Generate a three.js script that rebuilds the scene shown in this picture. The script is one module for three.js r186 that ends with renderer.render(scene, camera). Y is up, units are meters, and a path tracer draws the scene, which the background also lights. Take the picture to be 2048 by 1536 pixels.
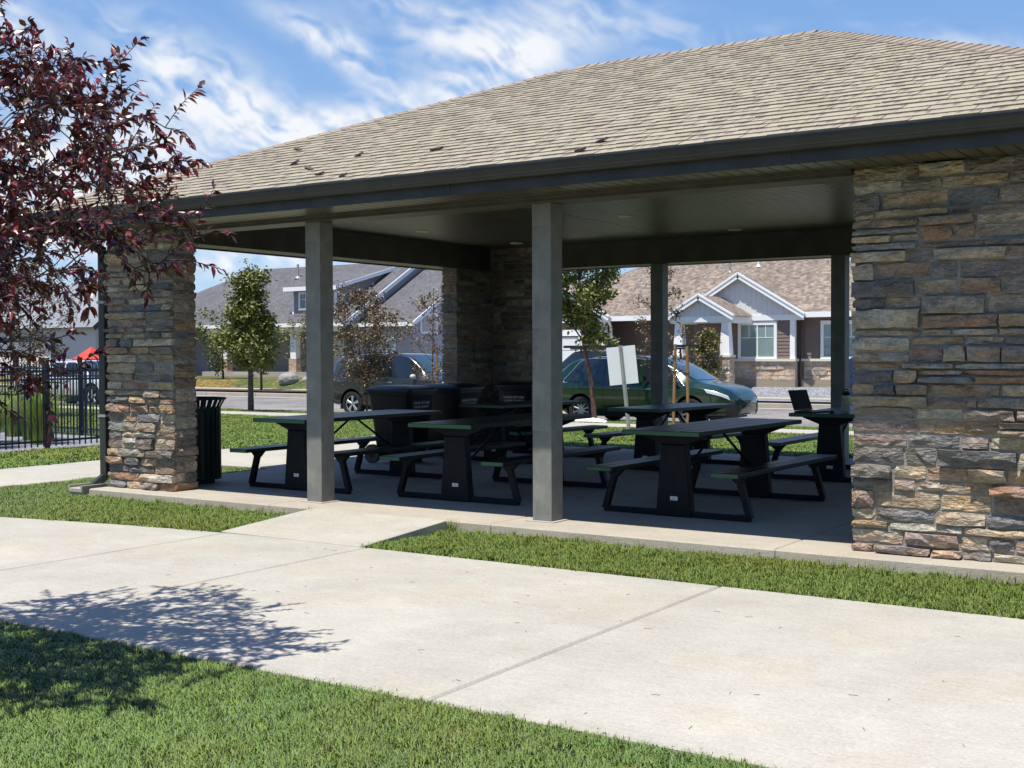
import * as THREE from 'three';
import { mergeGeometries, toCreasedNormals } from 'three/addons/utils/BufferGeometryUtils.js';
import { RoundedBoxGeometry } from 'three/addons/geometries/RoundedBoxGeometry.js';
import { Brush, Evaluator, SUBTRACTION } from 'three-bvh-csg';

// ---------------------------------------------------------------- camera, sky, sun, exposure
const scene = new THREE.Scene();
const renderer = new THREE.WebGLRenderer({ antialias: true });
renderer.toneMapping = THREE.LinearToneMapping;
renderer.toneMappingExposure = 1.3;
renderer.shadowMap.enabled = true;
const D2R = Math.PI / 180;
const FPX = 2465.3;                                    // focal length in photograph pixels (2048 x 1536)
const camera = new THREE.PerspectiveCamera(2 * Math.atan(768 / FPX) / D2R, 4 / 3, 0.1, 2000);
camera.rotation.order = 'YXZ';
camera.rotation.set(-1.4377 * D2R, 33.429 * D2R, -0.2254 * D2R);
camera.position.set(0, 1.6, 0);                        // 1.5 m above the pavilion slab, whose top is at y = 0.1
camera.updateMatrixWorld(true);
function pixelRay(px, py) { return new THREE.Vector3((px - 1024) / FPX, -(py - 768) / FPX, -1).transformDirection(camera.matrixWorld); }

const SUN_EL = 71.5 * D2R, SUN_AZ = -3 * D2R;          // noon in June, square on to the pavilion front
const sunDir = new THREE.Vector3(Math.sin(SUN_AZ) * Math.cos(SUN_EL), Math.sin(SUN_EL), Math.cos(SUN_AZ) * Math.cos(SUN_EL));
const sun = new THREE.DirectionalLight(new THREE.Color(1, 0.955, 0.88), 5.0);
sun.position.copy(sunDir).multiplyScalar(120).add(new THREE.Vector3(-14, 0, -22));
sun.target.position.set(-14, 0, -22);
sun.castShadow = true;
Object.assign(sun.shadow.camera, { left: -60, right: 60, top: 60, bottom: -60, near: 1, far: 300 });
sun.shadow.mapSize.set(4096, 4096);
scene.add(sun, sun.target);

// seeded random and periodic value noise
function rng(seed) { let s = seed >>> 0; return () => { s = (s + 0x6d2b79f5) >>> 0; let t = Math.imul(s ^ (s >>> 15), 1 | s); t = (t + Math.imul(t ^ (t >>> 7), 61 | t)) ^ t; return ((t ^ (t >>> 14)) >>> 0) / 4294967296; }; }
function hash2(x, y, s) { let h = Math.imul(x, 374761393) ^ Math.imul(y, 668265263) ^ Math.imul(s, 1274126177); h = Math.imul(h ^ (h >>> 13), 1274126177); return ((h ^ (h >>> 16)) >>> 0) / 4294967296; }
function vnoise(x, y, p, s) {
  const ix = Math.floor(x), iy = Math.floor(y), fx = x - ix, fy = y - iy, w = (a) => p ? ((a % p) + p) % p : a;
  const u = fx * fx * (3 - 2 * fx), v = fy * fy * (3 - 2 * fy), x0 = w(ix), x1 = w(ix + 1), y0 = w(iy), y1 = w(iy + 1);
  return (hash2(x0, y0, s) * (1 - u) + hash2(x1, y0, s) * u) * (1 - v) + (hash2(x0, y1, s) * (1 - u) + hash2(x1, y1, s) * u) * v;
}
function fbm(x, y, p, s, oct = 5, gain = 0.5) { let a = 1, sum = 0, tot = 0; for (let i = 0; i < oct; i++) { sum += a * vnoise(x, y, p, s + i * 17); tot += a; a *= gain; x *= 2; y *= 2; p *= 2; } return sum / tot; }
const clamp = (x, a = 0, b = 1) => Math.min(b, Math.max(a, x)), lerp = (a, b, t) => a + (b - a) * t, sstep = (a, b, x) => { const t = clamp((x - a) / (b - a)); return t * t * (3 - 2 * t); };

function makeSky() {
  const W = 4096, H = 2048, data = new Float32Array(W * H * 4);
  // the wisps that the photograph shows, as directions: [px, py, half length, half width, tilt, strength] in photo pixels
  const blobs = [[330, 130, 150, 55, 0.5, 0.7], [450, 200, 150, 60, 0.55, 0.95], [560, 255, 130, 36, 0.1, 1.0], [690, 250, 150, 32, -0.1, 1.0], [640, 75, 110, 26, 0.5, 0.9], [720, 130, 90, 30, 0.7, 0.7], [890, 60, 150, 50, 0.3, 0.8], [1010, 120, 160, 55, -0.45, 0.8], [960, 170, 140, 40, -0.3, 0.6],
    [1250, 50, 200, 40, 0.2, 0.5], [1960, 100, 130, 26, 0.1, 0.6], [30, 50, 120, 36, 0.75, 0.8], [80, 330, 260, 90, 0.2, 0.95], [240, 420, 300, 80, 0, 0.95], [480, 520, 150, 24, 0, 0.95], [330, 300, 160, 50, .5, .5]];
  const inv = camera.matrixWorld.clone().invert(), v = new THREE.Vector3(), cl = [0.93, 0.955, 0.99], ground = [0.17, 0.17, 0.13];
  for (let r = 0; r < H; r++) {
    const up = ((r + 0.5) / H - 0.5) * Math.PI, y = Math.sin(up), c = Math.cos(up), e = Math.max(0, up) / D2R;
    // clear air: pale towards the horizon, deep blue overhead
    const k = 1 - Math.exp(-e / 22), base = [lerp(0.60, 0.045, Math.pow(k, .55)), lerp(0.80, 0.17, Math.pow(k, .72)), lerp(0.98, 0.56, Math.pow(k, 1.1))], haze = 0.20 * Math.exp(-e / 4.5);
    for (let q = 0; q < W; q++) {
      const i = (r * W + q) * 4; data[i + 3] = 1;
      if (y <= -0.02) { for (let n = 0; n < 3; n++) data[i + n] = 0.77 * ground[n]; continue; }
      const az = ((q + 0.5) / W - 0.5) * 2 * Math.PI, x = Math.cos(az) * c, z = Math.sin(az) * c;
      v.set(x, y, z).transformDirection(inv);
      const px = 1024 - FPX * v.x / v.z, py = 768 + FPX * v.y / v.z, near = v.z < -0.3 && px > -500 && px < 2500 && py > -500;
      // streaky high cloud over the whole dome, drawn on a flat layer so that its grain keeps its size
      const s = 1 / (Math.max(0, y) + 0.16), cx = x * s, cz = z * s, ux = cx * 0.83 + cz * 0.55, uz = -cx * 0.55 + cz * 0.83;
      const warp = fbm(cx * 1.6 + 9, cz * 1.6, 0, 5, 3) - 0.5, mid = fbm(ux * 2 + warp * 2 + 30, uz * 3.2, 0, 23, 3), fine = fbm(ux * 6 + warp * 5, uz * 15 + warp * 8, 0, 11, near ? 6 : 3, .55);
      let d = sstep(0.50, 0.88, mid * 0.55 + fine * 0.45) * 0.45;
      if (near) {
        let f = 0; for (const [bx, by, bw, bh, t, g] of blobs) { const ct = Math.cos(t), st = Math.sin(t), dx = px - bx, dy = py - by, a = (dx * ct + dy * st) / bw, b = (-dx * st + dy * ct) / bh, w = a * a + b * b; if (w < 6) f += g * Math.exp(-w * 0.75); }
        if (f > 0.01) {
          const wx = (fbm(px / 120, py / 120, 0, 61, 3) - .5) * 120, wy = (fbm(px / 120 + 40, py / 120, 0, 62, 3) - .5) * 90, rx = (px + wx) * .88 + (py + wy) * .48, ry = -(px + wx) * .48 + (py + wy) * .88;
          const fil = fbm(rx / 95, ry / 22, 0, 77, 6, .58), puff = fbm(px / 60, py / 44, 0, 78, 5, .55); d += f * sstep(0.26, 0.70, 0.6 * fil + 0.4 * puff);
        }
      }
      d = clamp(d + haze, 0, 0.97);
      for (let n = 0; n < 3; n++) data[i + n] = 0.77 * lerp(base[n], cl[n], d);
    }
  }
  const t = new THREE.DataTexture(data, W, H, THREE.RGBAFormat, THREE.FloatType);
  t.mapping = THREE.EquirectangularReflectionMapping; t.magFilter = THREE.LinearFilter; t.minFilter = THREE.LinearFilter; t.needsUpdate = true;
  return t;
}
const skyTex = makeSky();
scene.background = skyTex; scene.environment = skyTex;
scene.environmentIntensity = 1;

// ---------------------------------------------------------------- helpers
const taken = {};
function numbered(name) { const n = taken[name] = (taken[name] ?? -1) + 1; return n ? name + '_' + String(n).padStart(3, '0') : name; }
function tag(o, label, category, group, kind) { o.userData.label = label; if (category) o.userData.category = category; if (group) o.userData.group = group; if (kind) o.userData.kind = kind; return o; }
function thing(name, label, category, pos = [0, 0, 0], turn = 0, group) { const o = new THREE.Group(); o.name = numbered(name); o.position.set(...pos); o.rotation.y = turn; scene.add(o); return tag(o, label, category, group); }
function part(parent, name, geo, mat, pos, rot) { const m = new THREE.Mesh(geo, mat); m.name = name; if (pos) m.position.set(...pos); if (rot) m.rotation.set(...rot); parent.add(m); return m; }
function stuff(m) { m.userData.kind = 'stuff'; return m; }
function struct(name, geo, mat, label) { const m = new THREE.Mesh(geo, mat); m.name = numbered(name); m.userData = { kind: 'structure', label: label ?? name.replaceAll('_', ' ') }; scene.add(m); return m; }
function copyOf(o, label) { const c = o.clone(); c.name = numbered(o.name.replace(/_\d{3}$/, '')); c.userData = { ...o.userData }; if (label) c.userData.label = label; scene.add(c); return c; }
const B = (w, h, d, x = 0, y = 0, z = 0) => new THREE.BoxGeometry(w, h, d).translate(x, y, z);
const BB = (x0, x1, y0, y1, z0, z1) => B(x1 - x0, y1 - y0, z1 - z0, (x0 + x1) / 2, (y0 + y1) / 2, (z0 + z1) / 2);
function rbox(w, h, d, r, x = 0, y = 0, z = 0, seg = 2) { const g = new RoundedBoxGeometry(w, h, d, seg, Math.min(r, w / 2 - 1e-4, h / 2 - 1e-4, d / 2 - 1e-4)); return g.translate(x, y, z); }
function merge(list) {
  const l = list.map((g) => { const h = g.index ? g.toNonIndexed() : g; for (const k of Object.keys(h.attributes)) if (!['position', 'normal', 'uv'].includes(k)) h.deleteAttribute(k); if (!h.attributes.uv) h.setAttribute('uv', new THREE.BufferAttribute(new Float32Array(h.attributes.position.count * 2), 2)); return h; });
  return mergeGeometries(l);
}
function bar(a, b, w, h = w) { // rectangular bar between two points
  const A = new THREE.Vector3(...a), Bv = new THREE.Vector3(...b), d = Bv.clone().sub(A), L = d.length(), g = new THREE.BoxGeometry(w, h, L);
  const m = new THREE.Matrix4().lookAt(A, Bv, Math.abs(d.y) > 0.95 * L ? new THREE.Vector3(0, 0, 1) : new THREE.Vector3(0, 1, 0)); m.setPosition(A.add(Bv).multiplyScalar(0.5)); return g.applyMatrix4(m);
}
function rod(a, b, r0, r1 = r0, seg = 8) {
  const A = new THREE.Vector3(...a), Bv = new THREE.Vector3(...b), d = Bv.clone().sub(A), g = new THREE.CylinderGeometry(r1, r0, d.length(), seg);
  g.applyQuaternion(new THREE.Quaternion().setFromUnitVectors(new THREE.Vector3(0, 1, 0), d.clone().normalize())); return g.translate(...A.add(Bv).multiplyScalar(0.5).toArray());
}
function poly(pts, depth, bevel = 0) { // polygon in x,y extruded along +z
  const s = new THREE.Shape(pts.map((p) => new THREE.Vector2(...p)));
  return new THREE.ExtrudeGeometry(s, bevel ? { depth: depth - 2 * bevel, bevelEnabled: true, bevelSize: bevel, bevelOffset: -bevel, bevelThickness: bevel, bevelSegments: 1 } : { depth, bevelEnabled: false }).translate(0, 0, bevel);
}
function polyXZ(pts, y0, y1, bevel = 0) { // polygon in x,z extruded upwards, uv in metres
  const g = poly(pts.map(([x, z]) => [x, -z]), y1 - y0, bevel).rotateX(-Math.PI / 2).translate(0, y0, 0); return uvBox(g);
}
function uvBox(g, k = 1, du = 0, dv = 0) { // uv in metres from the dominant axis of every face
  if (g.index) g = g.toNonIndexed();
  g.computeVertexNormals();
  const p = g.attributes.position, n = g.attributes.normal, uv = new Float32Array(p.count * 2);
  for (let i = 0; i < p.count; i++) {
    const ax = Math.abs(n.getX(i)), ay = Math.abs(n.getY(i)), az = Math.abs(n.getZ(i));
    const [u, v] = ay > ax && ay > az ? [p.getX(i), p.getZ(i)] : ax > az ? [p.getZ(i), p.getY(i)] : [p.getX(i), p.getY(i)];
    uv[2 * i] = u * k + du; uv[2 * i + 1] = v * k + dv;
  }
  g.setAttribute('uv', new THREE.BufferAttribute(uv, 2)); return g;
}
// textures
function tex(W, H, fn, srgb = true) {
  const d = new Uint8Array(W * H * 4);
  for (let y = 0; y < H; y++) for (let x = 0; x < W; x++) { const c = fn(x / W, y / H, x, y), i = (y * W + x) * 4; const a = Array.isArray(c) ? c : [c, c, c]; for (let k = 0; k < 3; k++) d[i + k] = clamp(a[k]) * 255; d[i + 3] = 255; }
  const t = new THREE.DataTexture(d, W, H, THREE.RGBAFormat); t.wrapS = t.wrapT = THREE.RepeatWrapping; t.magFilter = THREE.LinearFilter; t.minFilter = THREE.LinearMipmapLinearFilter; t.generateMipmaps = true;
  if (srgb) t.colorSpace = THREE.SRGBColorSpace; t.needsUpdate = true; return t;
}
function rep(t, x, y = x) { const c = t.clone(); c.repeat.set(x, y); c.needsUpdate = true; return c; }
const toS = (v) => v <= 0.0031308 ? v * 12.92 : 1.055 * Math.pow(v, 1 / 2.4) - 0.055;
const lin = (r, g, b) => new THREE.Color().setRGB(r, g, b);
function std(color, rough = 0.7, extra = {}) { return new THREE.MeshStandardMaterial({ color: Array.isArray(color) ? lin(...color) : color, roughness: rough, metalness: 0, ...extra }); }
// ---------------------------------------------------------------- materials
const concreteMap = tex(1024, 1024, (u, v) => {   // 4 m tile: broom finish, pale laitance, rusty stains, fine grit
  const big = fbm(u * 5, v * 5, 5, 3, 4), med = fbm(u * 24, v * 24, 24, 7, 4), grit = fbm(u * 440, v * 440, 440, 9, 2), broom = fbm(u * 30, v * 340, 0, 15, 3), st = fbm(u * 9 + 3, v * 9, 9, 31, 4);
  let k = 0.80 + (big - 0.5) * 0.10 + (med - 0.5) * 0.055 + (grit - 0.5) * 0.07 + (broom - 0.5) * 0.05;
  const warm = sstep(0.5, 0.8, st) * 0.022, pale = sstep(0.60, 0.74, grit) * 0.02, pit = sstep(0.79, 0.86, vnoise(u * 260, v * 260, 260, 41)) * 0.035;
  k += pale - pit; return [k + warm * 0.1, k - warm * 0.3, k - warm];
});
const concreteBump = tex(512, 512, (u, v) => 0.5 + (fbm(u * 120, v * 120, 120, 5, 3) - 0.5) * 0.8 + (fbm(u * 16, v * 200, 0, 6, 2) - 0.5) * 0.35, false);
const concreteMat = std([0.665, 0.625, 0.53], 0.92, { map: rep(concreteMap, 0.25), bumpMap: rep(concreteBump, 0.8), bumpScale: 0.0014 });
const slabMat = std([0.66, 0.585, 0.48], 0.86, { map: rep(concreteMap, 0.31), bumpMap: rep(concreteBump, 0.8), bumpScale: 0.002 });
const kerbMat = std([0.62, 0.57, 0.49], 0.9, { map: rep(concreteMap, 0.25) });
const stoneMap = tex(512, 512, (u, v) => {
  const a = fbm(u * 6, v * 14, 0, 3, 5), b = fbm(u * 30, v * 40, 0, 13, 4), c = fbm(u * 3 + 5, v * 5, 0, 27, 4), sp = fbm(u * 110, v * 110, 110, 33, 2);
  const k = 0.83 + (a - 0.5) * 0.40 + (b - 0.5) * 0.26 + (sp - .5) * .16, w = (c - 0.5) * 0.22; return [k + w, k + w * 0.15, k - w * 0.75];
});
const stoneBump = tex(512, 512, (u, v) => 0.5 + (fbm(u * 7, v * 20, 0, 3, 6, 0.6) - 0.5) * 1.3, false);
const stonePalette = [[.47, .36, .225], [.40, .29, .18], [.54, .43, .29], [.33, .26, .19], [.26, .215, .175], [.21, .19, .175], [.19, .17, .155], [.40, .24, .155], [.44, .31, .215], [.37, .315, .245], [.30, .22, .18], [.50, .415, .31], [.24, .22, .205], [.34, .255, .205], [.56, .47, .34], [.42, .33, .24]];
const stoneMats = stonePalette.map((c) => std(c.map((v, i) => { const m = (c[0] + c[1] + c[2]) / 3; return Math.min(.75, lerp(v, m, .08) * 1.25); }), 0.86, { map: rep(stoneMap, 1.6, 1.6), bumpMap: rep(stoneBump, 2.2, 2.2), bumpScale: 0.026 }));
const mortarMat = std([0.50, 0.465, 0.40], 0.95, { map: rep(concreteMap, 0.8), bumpMap: rep(concreteBump, 2), bumpScale: 0.006 });
// painted metal of the pavilion
const peel = tex(256, 256, (u, v) => 0.5 + (fbm(u * 40, v * 40, 40, 8, 3) - 0.5), false);
const wear = tex(512, 512, (u, v) => { const a = fbm(u * 8, v * 5, 0, 2, 4), s = fbm(u * 60, v * 22, 0, 9, 3), k = 0.80 + (a - .5) * .28 + sstep(.60, .8, s) * .04; return [k, k, k * 0.985]; });
const postMat = std([0.30, 0.30, 0.275], 0.62, { map: rep(wear, 1.1), bumpMap: rep(peel, 5), bumpScale: 0.0015 });
const gutterMat = std([0.052, 0.048, 0.041], 0.42, { map: rep(wear, 0.5) });
const fasciaMat = std([0.050, 0.049, 0.047], 0.5, { map: rep(wear, 0.6) });
const soffitMat = std([0.125, 0.108, 0.078], 0.34, { map: rep(wear, 0.7) });
const beamMat = std([0.125, 0.113, 0.088], 0.5, { map: rep(wear, 0.6) });
const whiteTrim = std([0.86, 0.86, 0.84], 0.55), cream = std([0.70, 0.66, 0.56], 0.6);
const galv = std([0.55, 0.56, 0.55], 0.5, { metalness: 0.25, map: rep(wear, 2) });
const blackMetal = std([0.015, 0.016, 0.019], 0.45);
// shingles: granules, with the darker dyed band under the course above
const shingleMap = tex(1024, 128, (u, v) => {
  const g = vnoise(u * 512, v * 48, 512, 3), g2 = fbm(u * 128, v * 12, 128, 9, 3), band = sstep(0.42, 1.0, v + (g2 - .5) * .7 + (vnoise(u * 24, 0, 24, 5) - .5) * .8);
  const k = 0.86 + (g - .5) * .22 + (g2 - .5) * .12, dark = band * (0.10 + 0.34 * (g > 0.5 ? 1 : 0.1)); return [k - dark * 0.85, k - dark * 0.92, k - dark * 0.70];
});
const shingleTones = [[.46, .40, .288], [.445, .385, .275], [.475, .42, .308], [.43, .37, .265], [.45, .39, .285], [.465, .405, .295]];
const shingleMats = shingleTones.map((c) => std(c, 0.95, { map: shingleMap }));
const capMats = [[.40, .32, .245], [.43, .35, .27], [.37, .295, .23]].map((c) => std(c, 0.95, { map: shingleMap }));
const roofUnder = std([0.10, 0.085, 0.07], 0.95);
// lawn soil, asphalt, gravel
const lawnMap = tex(512, 512, (u, v) => { const a = fbm(u * 6, v * 6, 6, 2, 5), b = fbm(u * 90, v * 90, 90, 4, 3); const k = 0.55 + (a - .5) * .5 + (b - .5) * .7; return [k * .78 + (a > .56 ? .05 : 0), k, k * .42]; });
const soilMat = std([0.12, 0.15, 0.04], 0.97, { map: rep(lawnMap, 0.35) });
const dryMap = tex(512, 512, (u, v) => { const a = fbm(u * 5, v * 5, 5, 12, 5), b = fbm(u * 80, v * 80, 80, 4, 3), g = sstep(.44, .6, a), k = 0.75 + (b - .5) * .7; return [lerp(.52, .80, g) * k, lerp(.60, .68, g) * k, lerp(.28, .36, g) * k]; });
const dryLawnMat = std([0.50, 0.50, 0.42], 0.97, { map: rep(dryMap, 0.12) });
const asphaltMap = tex(512, 512, (u, v) => { const k = 0.78 + (fbm(u * 7, v * 5, 0, 6, 5) - .5) * .3 + (fbm(u * 160, v * 160, 160, 8, 2) - .5) * .3; return [k, k * .98, k * .97]; });
const asphaltMat = std([0.36, 0.345, 0.33], 0.93, { map: rep(asphaltMap, 0.12) });
const gravelMap = tex(512, 512, (u, v) => { const c = vnoise(u * 110, v * 110, 110, 6), d = vnoise(u * 190, v * 190, 190, 9), k = .35 + c * .55 + (d - .5) * .4; return [k * .98, k * .99, k * 1.02]; });
const gravelMat = std([0.72, 0.72, 0.74], 0.95, { map: rep(gravelMap, 0.5), bumpMap: rep(gravelMap, 0.5), bumpScale: 0.03 });
const mulchMat = std([0.30, 0.13, 0.10], 0.97, { map: rep(gravelMap, 0.6) });
// ---------------------------------------------------------------- ground
const groundSheet = struct('ground', uvBox(new THREE.PlaneGeometry(900, 900).rotateX(-Math.PI / 2).translate(-20, -0.36, -120)), soilMat, 'flat grassy ground reaching to the horizon');
// park lawn: level, then falling a little to the near kerb
{
  const zs = [20, -19, -23.0, -24.3, -26.62], ys = [0, 0, -0.012, -0.022, -0.1], x0 = -70, x1 = 50, pos = [], idx = [];
  zs.forEach((z, i) => pos.push(x0, ys[i], z, x1, ys[i], z));
  pos.push(x0, -0.34, -26.62, x1, -0.34, -26.62);
  for (let i = 0; i < 5; i++) idx.push(2 * i, 2 * i + 1, 2 * i + 2, 2 * i + 1, 2 * i + 3, 2 * i + 2);
  const g = new THREE.BufferGeometry(); g.setAttribute('position', new THREE.Float32BufferAttribute(pos, 3)); g.setIndex(idx);
  struct('lawn', uvBox(g), soilMat, 'mown park lawn around the pavilion');
}
// concrete: every poured panel is its own piece with tooled edges
function paving(name, label, panels, mat, y1, y0 = -0.1, bevel = 0.012) {
  const g = new THREE.Group(); g.name = numbered(name); g.userData = { kind: 'structure', label }; scene.add(g);
  for (const p of panels) part(g, 'concrete_panel', polyXZ(p, y0, y1, bevel), mat);
  return g;
}
const G = 0.008;
{
  const js = [9.0, 5.9, 2.8, -0.3, -3.4, -6.5, -8.1, -11.2, -14.6], far = (x) => x > -7.5 ? -7.7 : -7.7 + 0.06 * Math.pow(-7.5 - x, 1.65), near = (x) => x > -6 ? -4.45 : -4.45 + 0.03 * Math.pow(-6 - x, 1.6), panels = [];
  for (let i = 0; i + 1 < js.length; i++) {
    const a = js[i] - G, b = js[i + 1] + G, p = [];
    for (let k = 0; k <= 4; k++) { const x = lerp(a, b, k / 4); p.push([x, near(x)]); }
    for (let k = 4; k >= 0; k--) { const x = lerp(a, b, k / 4); p.push([x, far(x)]); }
    panels.push(p);
  }
  paving('path', 'wide pale concrete park path running past the pavilion', panels, concreteMat, 0.02);
}
{ // short walk rising from the path to the slab
  const grp = new THREE.Group(); grp.name = 'walkway'; grp.userData = { kind: 'structure', label: 'short concrete walk from path up to pavilion slab' }; scene.add(grp);
  const prof = [[-7.706, -0.1], [-7.706, 0.021], [-7.698, 0.022], [-8.87, 0.0995], [-8.883, 0.094], [-8.883, -0.1]];
  const s = poly([[7.708, -0.1], [8.884, -0.1], [8.884, 0.095], [8.872, 0.101], [7.716, 0.0245], [7.708, 0.019]], 1.63, 0.006).rotateY(Math.PI / 2).translate(-8.2, 0, 0);
  part(grp, 'concrete_panel', uvBox(s), concreteMat);
}
// pavilion slab, cut by joints
{
  const xs = [-0.35, -3.48, -6.1, -8.78, -11.56], zs = [-8.89, -12.9, -16.98], panels = [];
  for (let i = 0; i < 4; i++) for (let j = 0; j < 2; j++) panels.push([[xs[i] - .003, zs[j] - .003], [xs[i + 1] + .003, zs[j] - .003], [xs[i + 1] + .003, zs[j + 1] + .003], [xs[i] - .003, zs[j + 1] + .003]]);
  paving('pavilion_slab', 'raised concrete slab under the picnic pavilion', panels, slabMat, 0.1, -0.1, 0.012);
}
paving('side_path', 'concrete path running past the left end of the pavilion', [0, 1, 2, 3, 4, 5, 6, 7].map((i) => { const z0 = -4 - i * 2.4, z1 = z0 - 2.4, c = (z) => Math.pow(Math.max(0, z + 9.4), 2) * 0.03; return [[-13.2 + c(z0), z0 - G], [-15.25 + c(z0), z0 - G], [-15.25 + c(z1), z1 + G], [-13.2 + c(z1), z1 + G]]; }), concreteMat, 0.028, -0.1);
paving('side_walk', 'short concrete walk joining side path and slab', [[[-13.19, -12.2], [-11.58, -12.2], [-11.58, -15.4], [-13.19, -15.4]]], concreteMat, 0.05, -0.1);
paving('sidewalk', 'narrow street sidewalk beyond the pavilion lawn', Array.from({ length: 26 }, (_, i) => { const a = -52 + i * 2; return [[a + G, -23.05], [a + 2 - G, -23.05], [a + 2 - G, -24.2], [a + G, -24.2]]; }), concreteMat, 0.02, -0.12);
// street with kerbs
struct('street', uvBox(new THREE.PlaneGeometry(160, 10.9).rotateX(-Math.PI / 2).translate(-20, -0.22, -32.3)), asphaltMat, 'grey asphalt residential street');
struct('near_kerb', uvBox(merge(Array.from({ length: 40 }, (_, i) => rbox(2.98, 0.26, 0.2, 0.02, -78.5 + i * 3, -0.226, -26.73)))), kerbMat, 'concrete kerb on the park side of the street');
struct('far_kerb', uvBox(merge(Array.from({ length: 40 }, (_, i) => rbox(2.98, 0.30, 0.22, 0.02, -78.5 + i * 3, -0.20, -37.85)))), kerbMat, 'concrete kerb on the house side of the street');
struct('far_gutter', uvBox(B(120, 0.012, 0.5, -20, -0.212, -37.48)), kerbMat, 'pale concrete gutter strip along far kerb');
{
  const zs = [-37.98, -40.3, -41.3, -168], ys = [0.01, 0.03, 0.36, 0.36], q = []; for (let i = 0; i < 3; i++) q.push(-100, ys[i], zs[i], 60, ys[i], zs[i], 60, ys[i + 1], zs[i + 1], -100, ys[i], zs[i], 60, ys[i + 1], zs[i + 1], -100, ys[i + 1], zs[i + 1]);
  const g = new THREE.BufferGeometry(); g.setAttribute('position', new THREE.Float32BufferAttribute(q, 3)); struct('far_ground', uvBox(g), gravelMat, 'grey gravel yards across the street');
}
struct('far_sidewalk', uvBox(B(120, 0.04, 1.2, -20, 0.035, -39.5)), concreteMat, 'sidewalk in front of the houses');
struct('front_yard', uvBox((() => { const a = [-64, .045, -40.25], b = [-30, .045, -40.25], c = [-31, .375, -41.3], d = [-65, .375, -41.3], e = [-33, .375, -48.4], f = [-66, .375, -48.4], g = new THREE.BufferGeometry(); g.setAttribute('position', new THREE.Float32BufferAttribute([a, b, c, a, c, d, d, c, e, d, e, f].flat(), 3)); return g; })()), dryLawnMat, 'dry yellow lawn in front of the grey house');
struct('mulch_strip', uvBox(B(34, 0.03, 0.9, -47, 0.03, -38.45)), mulchMat, 'dark red mulch strip beside far kerb');
struct('driveway', uvBox((() => { const a = [-28.6, .05, -38.1], b = [-23.4, .05, -38.1], c = [-23.4, .06, -40.3], d = [-28.6, .06, -40.3], e = [-23.4, .385, -41.32], f = [-28.6, .385, -41.32], g = new THREE.BufferGeometry(); g.setAttribute('position', new THREE.Float32BufferAttribute([a, b, c, a, c, d, d, c, e, d, e, f].flat(), 3)); return g; })()), concreteMat, 'concrete driveway of the brown house');
struct('gravel_bed', uvBox(B(4.6, 0.03, 11.6, -20.1, 0.012, -9.6)), gravelMat, 'gravel planting bed behind the iron fence');
// ---------------------------------------------------------------- picnic pavilion
const SOF = 2.97, BEAM = 2.924, CEIL = 3.29, ZG = -8.465, YG = 3.153, ZR = -13.035, YR = 5.055, XL = -12.26, XR = -0.056, ZB = -17.605;
const pav = thing('picnic_pavilion', 'open picnic pavilion with stone piers, grey posts and tan shingled hip roof', 'pavilion');

// one rough ledge stone: front grid with broken face, sides running back into the mortar (about 48 triangles)
function stoneGeo(w, h, d, R, low = false) {
  const nx = low ? 3 : clamp(Math.round(w / 0.085), 3, 6), ny = low ? 1 : 2, P = [], tilt = (R() - .5) * 0.016, lean = (R() - .5) * 0.022, ed = Math.min(0.014, h * .14), sd = R() * 1000;
  for (let j = 0; j <= ny; j++) for (let i = 0; i <= nx; i++) {
    const bx = i === 0 || i === nx, by = j === 0 || j === ny, u = i / nx - .5, v = j / ny - .5;
    let x = u * w + (bx ? (R() - .5) * 0.016 : (R() - .5) * w / nx * .5), y = v * h + (by ? (R() - .5) * h * 0.14 : (R() - .5) * h * .34);
    let z = d + u * tilt * 2 + v * lean * 2 + (R() - .5) * 0.022;
    if (bx || by) z -= ed * (0.4 + R() * 1.1); if (bx && by) { x -= Math.sign(u) * 0.007 * R(); y -= Math.sign(v) * .006 * R(); z -= .004; }
    P.push([x, y, Math.max(z, 0.006)]);
  }
  const pos = [], id = (i, j) => j * (nx + 1) + i, tri = (...k) => k.forEach((q) => pos.push(...q));
  for (let j = 0; j < ny; j++) for (let i = 0; i < nx; i++) { const a = P[id(i, j)], b = P[id(i + 1, j)], c = P[id(i + 1, j + 1)], e = P[id(i, j + 1)]; if (R() < .5) tri(a, b, c, a, c, e); else tri(a, b, e, b, c, e); }
  const ring = []; for (let i = 0; i < nx; i++) ring.push(id(i, 0)); for (let j = 0; j < ny; j++) ring.push(id(nx, j)); for (let i = nx; i > 0; i--) ring.push(id(i, ny)); for (let j = ny; j > 0; j--) ring.push(id(0, j));
  for (let k = 0; k < ring.length; k++) { const a = P[ring[k]], b = P[ring[(k + 1) % ring.length]], a0 = [a[0] * .985, a[1] * .97, -0.02], b0 = [b[0] * .985, b[1] * .97, -0.02]; tri(a0, b0, b, a0, b, a); }
  const g = new THREE.BufferGeometry(); g.setAttribute('position', new THREE.Float32BufferAttribute(pos, 3)); g.computeVertexNormals();
  const uv = []; for (let k = 0; k < pos.length; k += 3) uv.push(pos[k] + sd, pos[k + 1] + pos[k + 2] * .8 + sd * 1.7); g.setAttribute('uv', new THREE.Float32BufferAttribute(uv, 2));
  return g;
}
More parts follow.
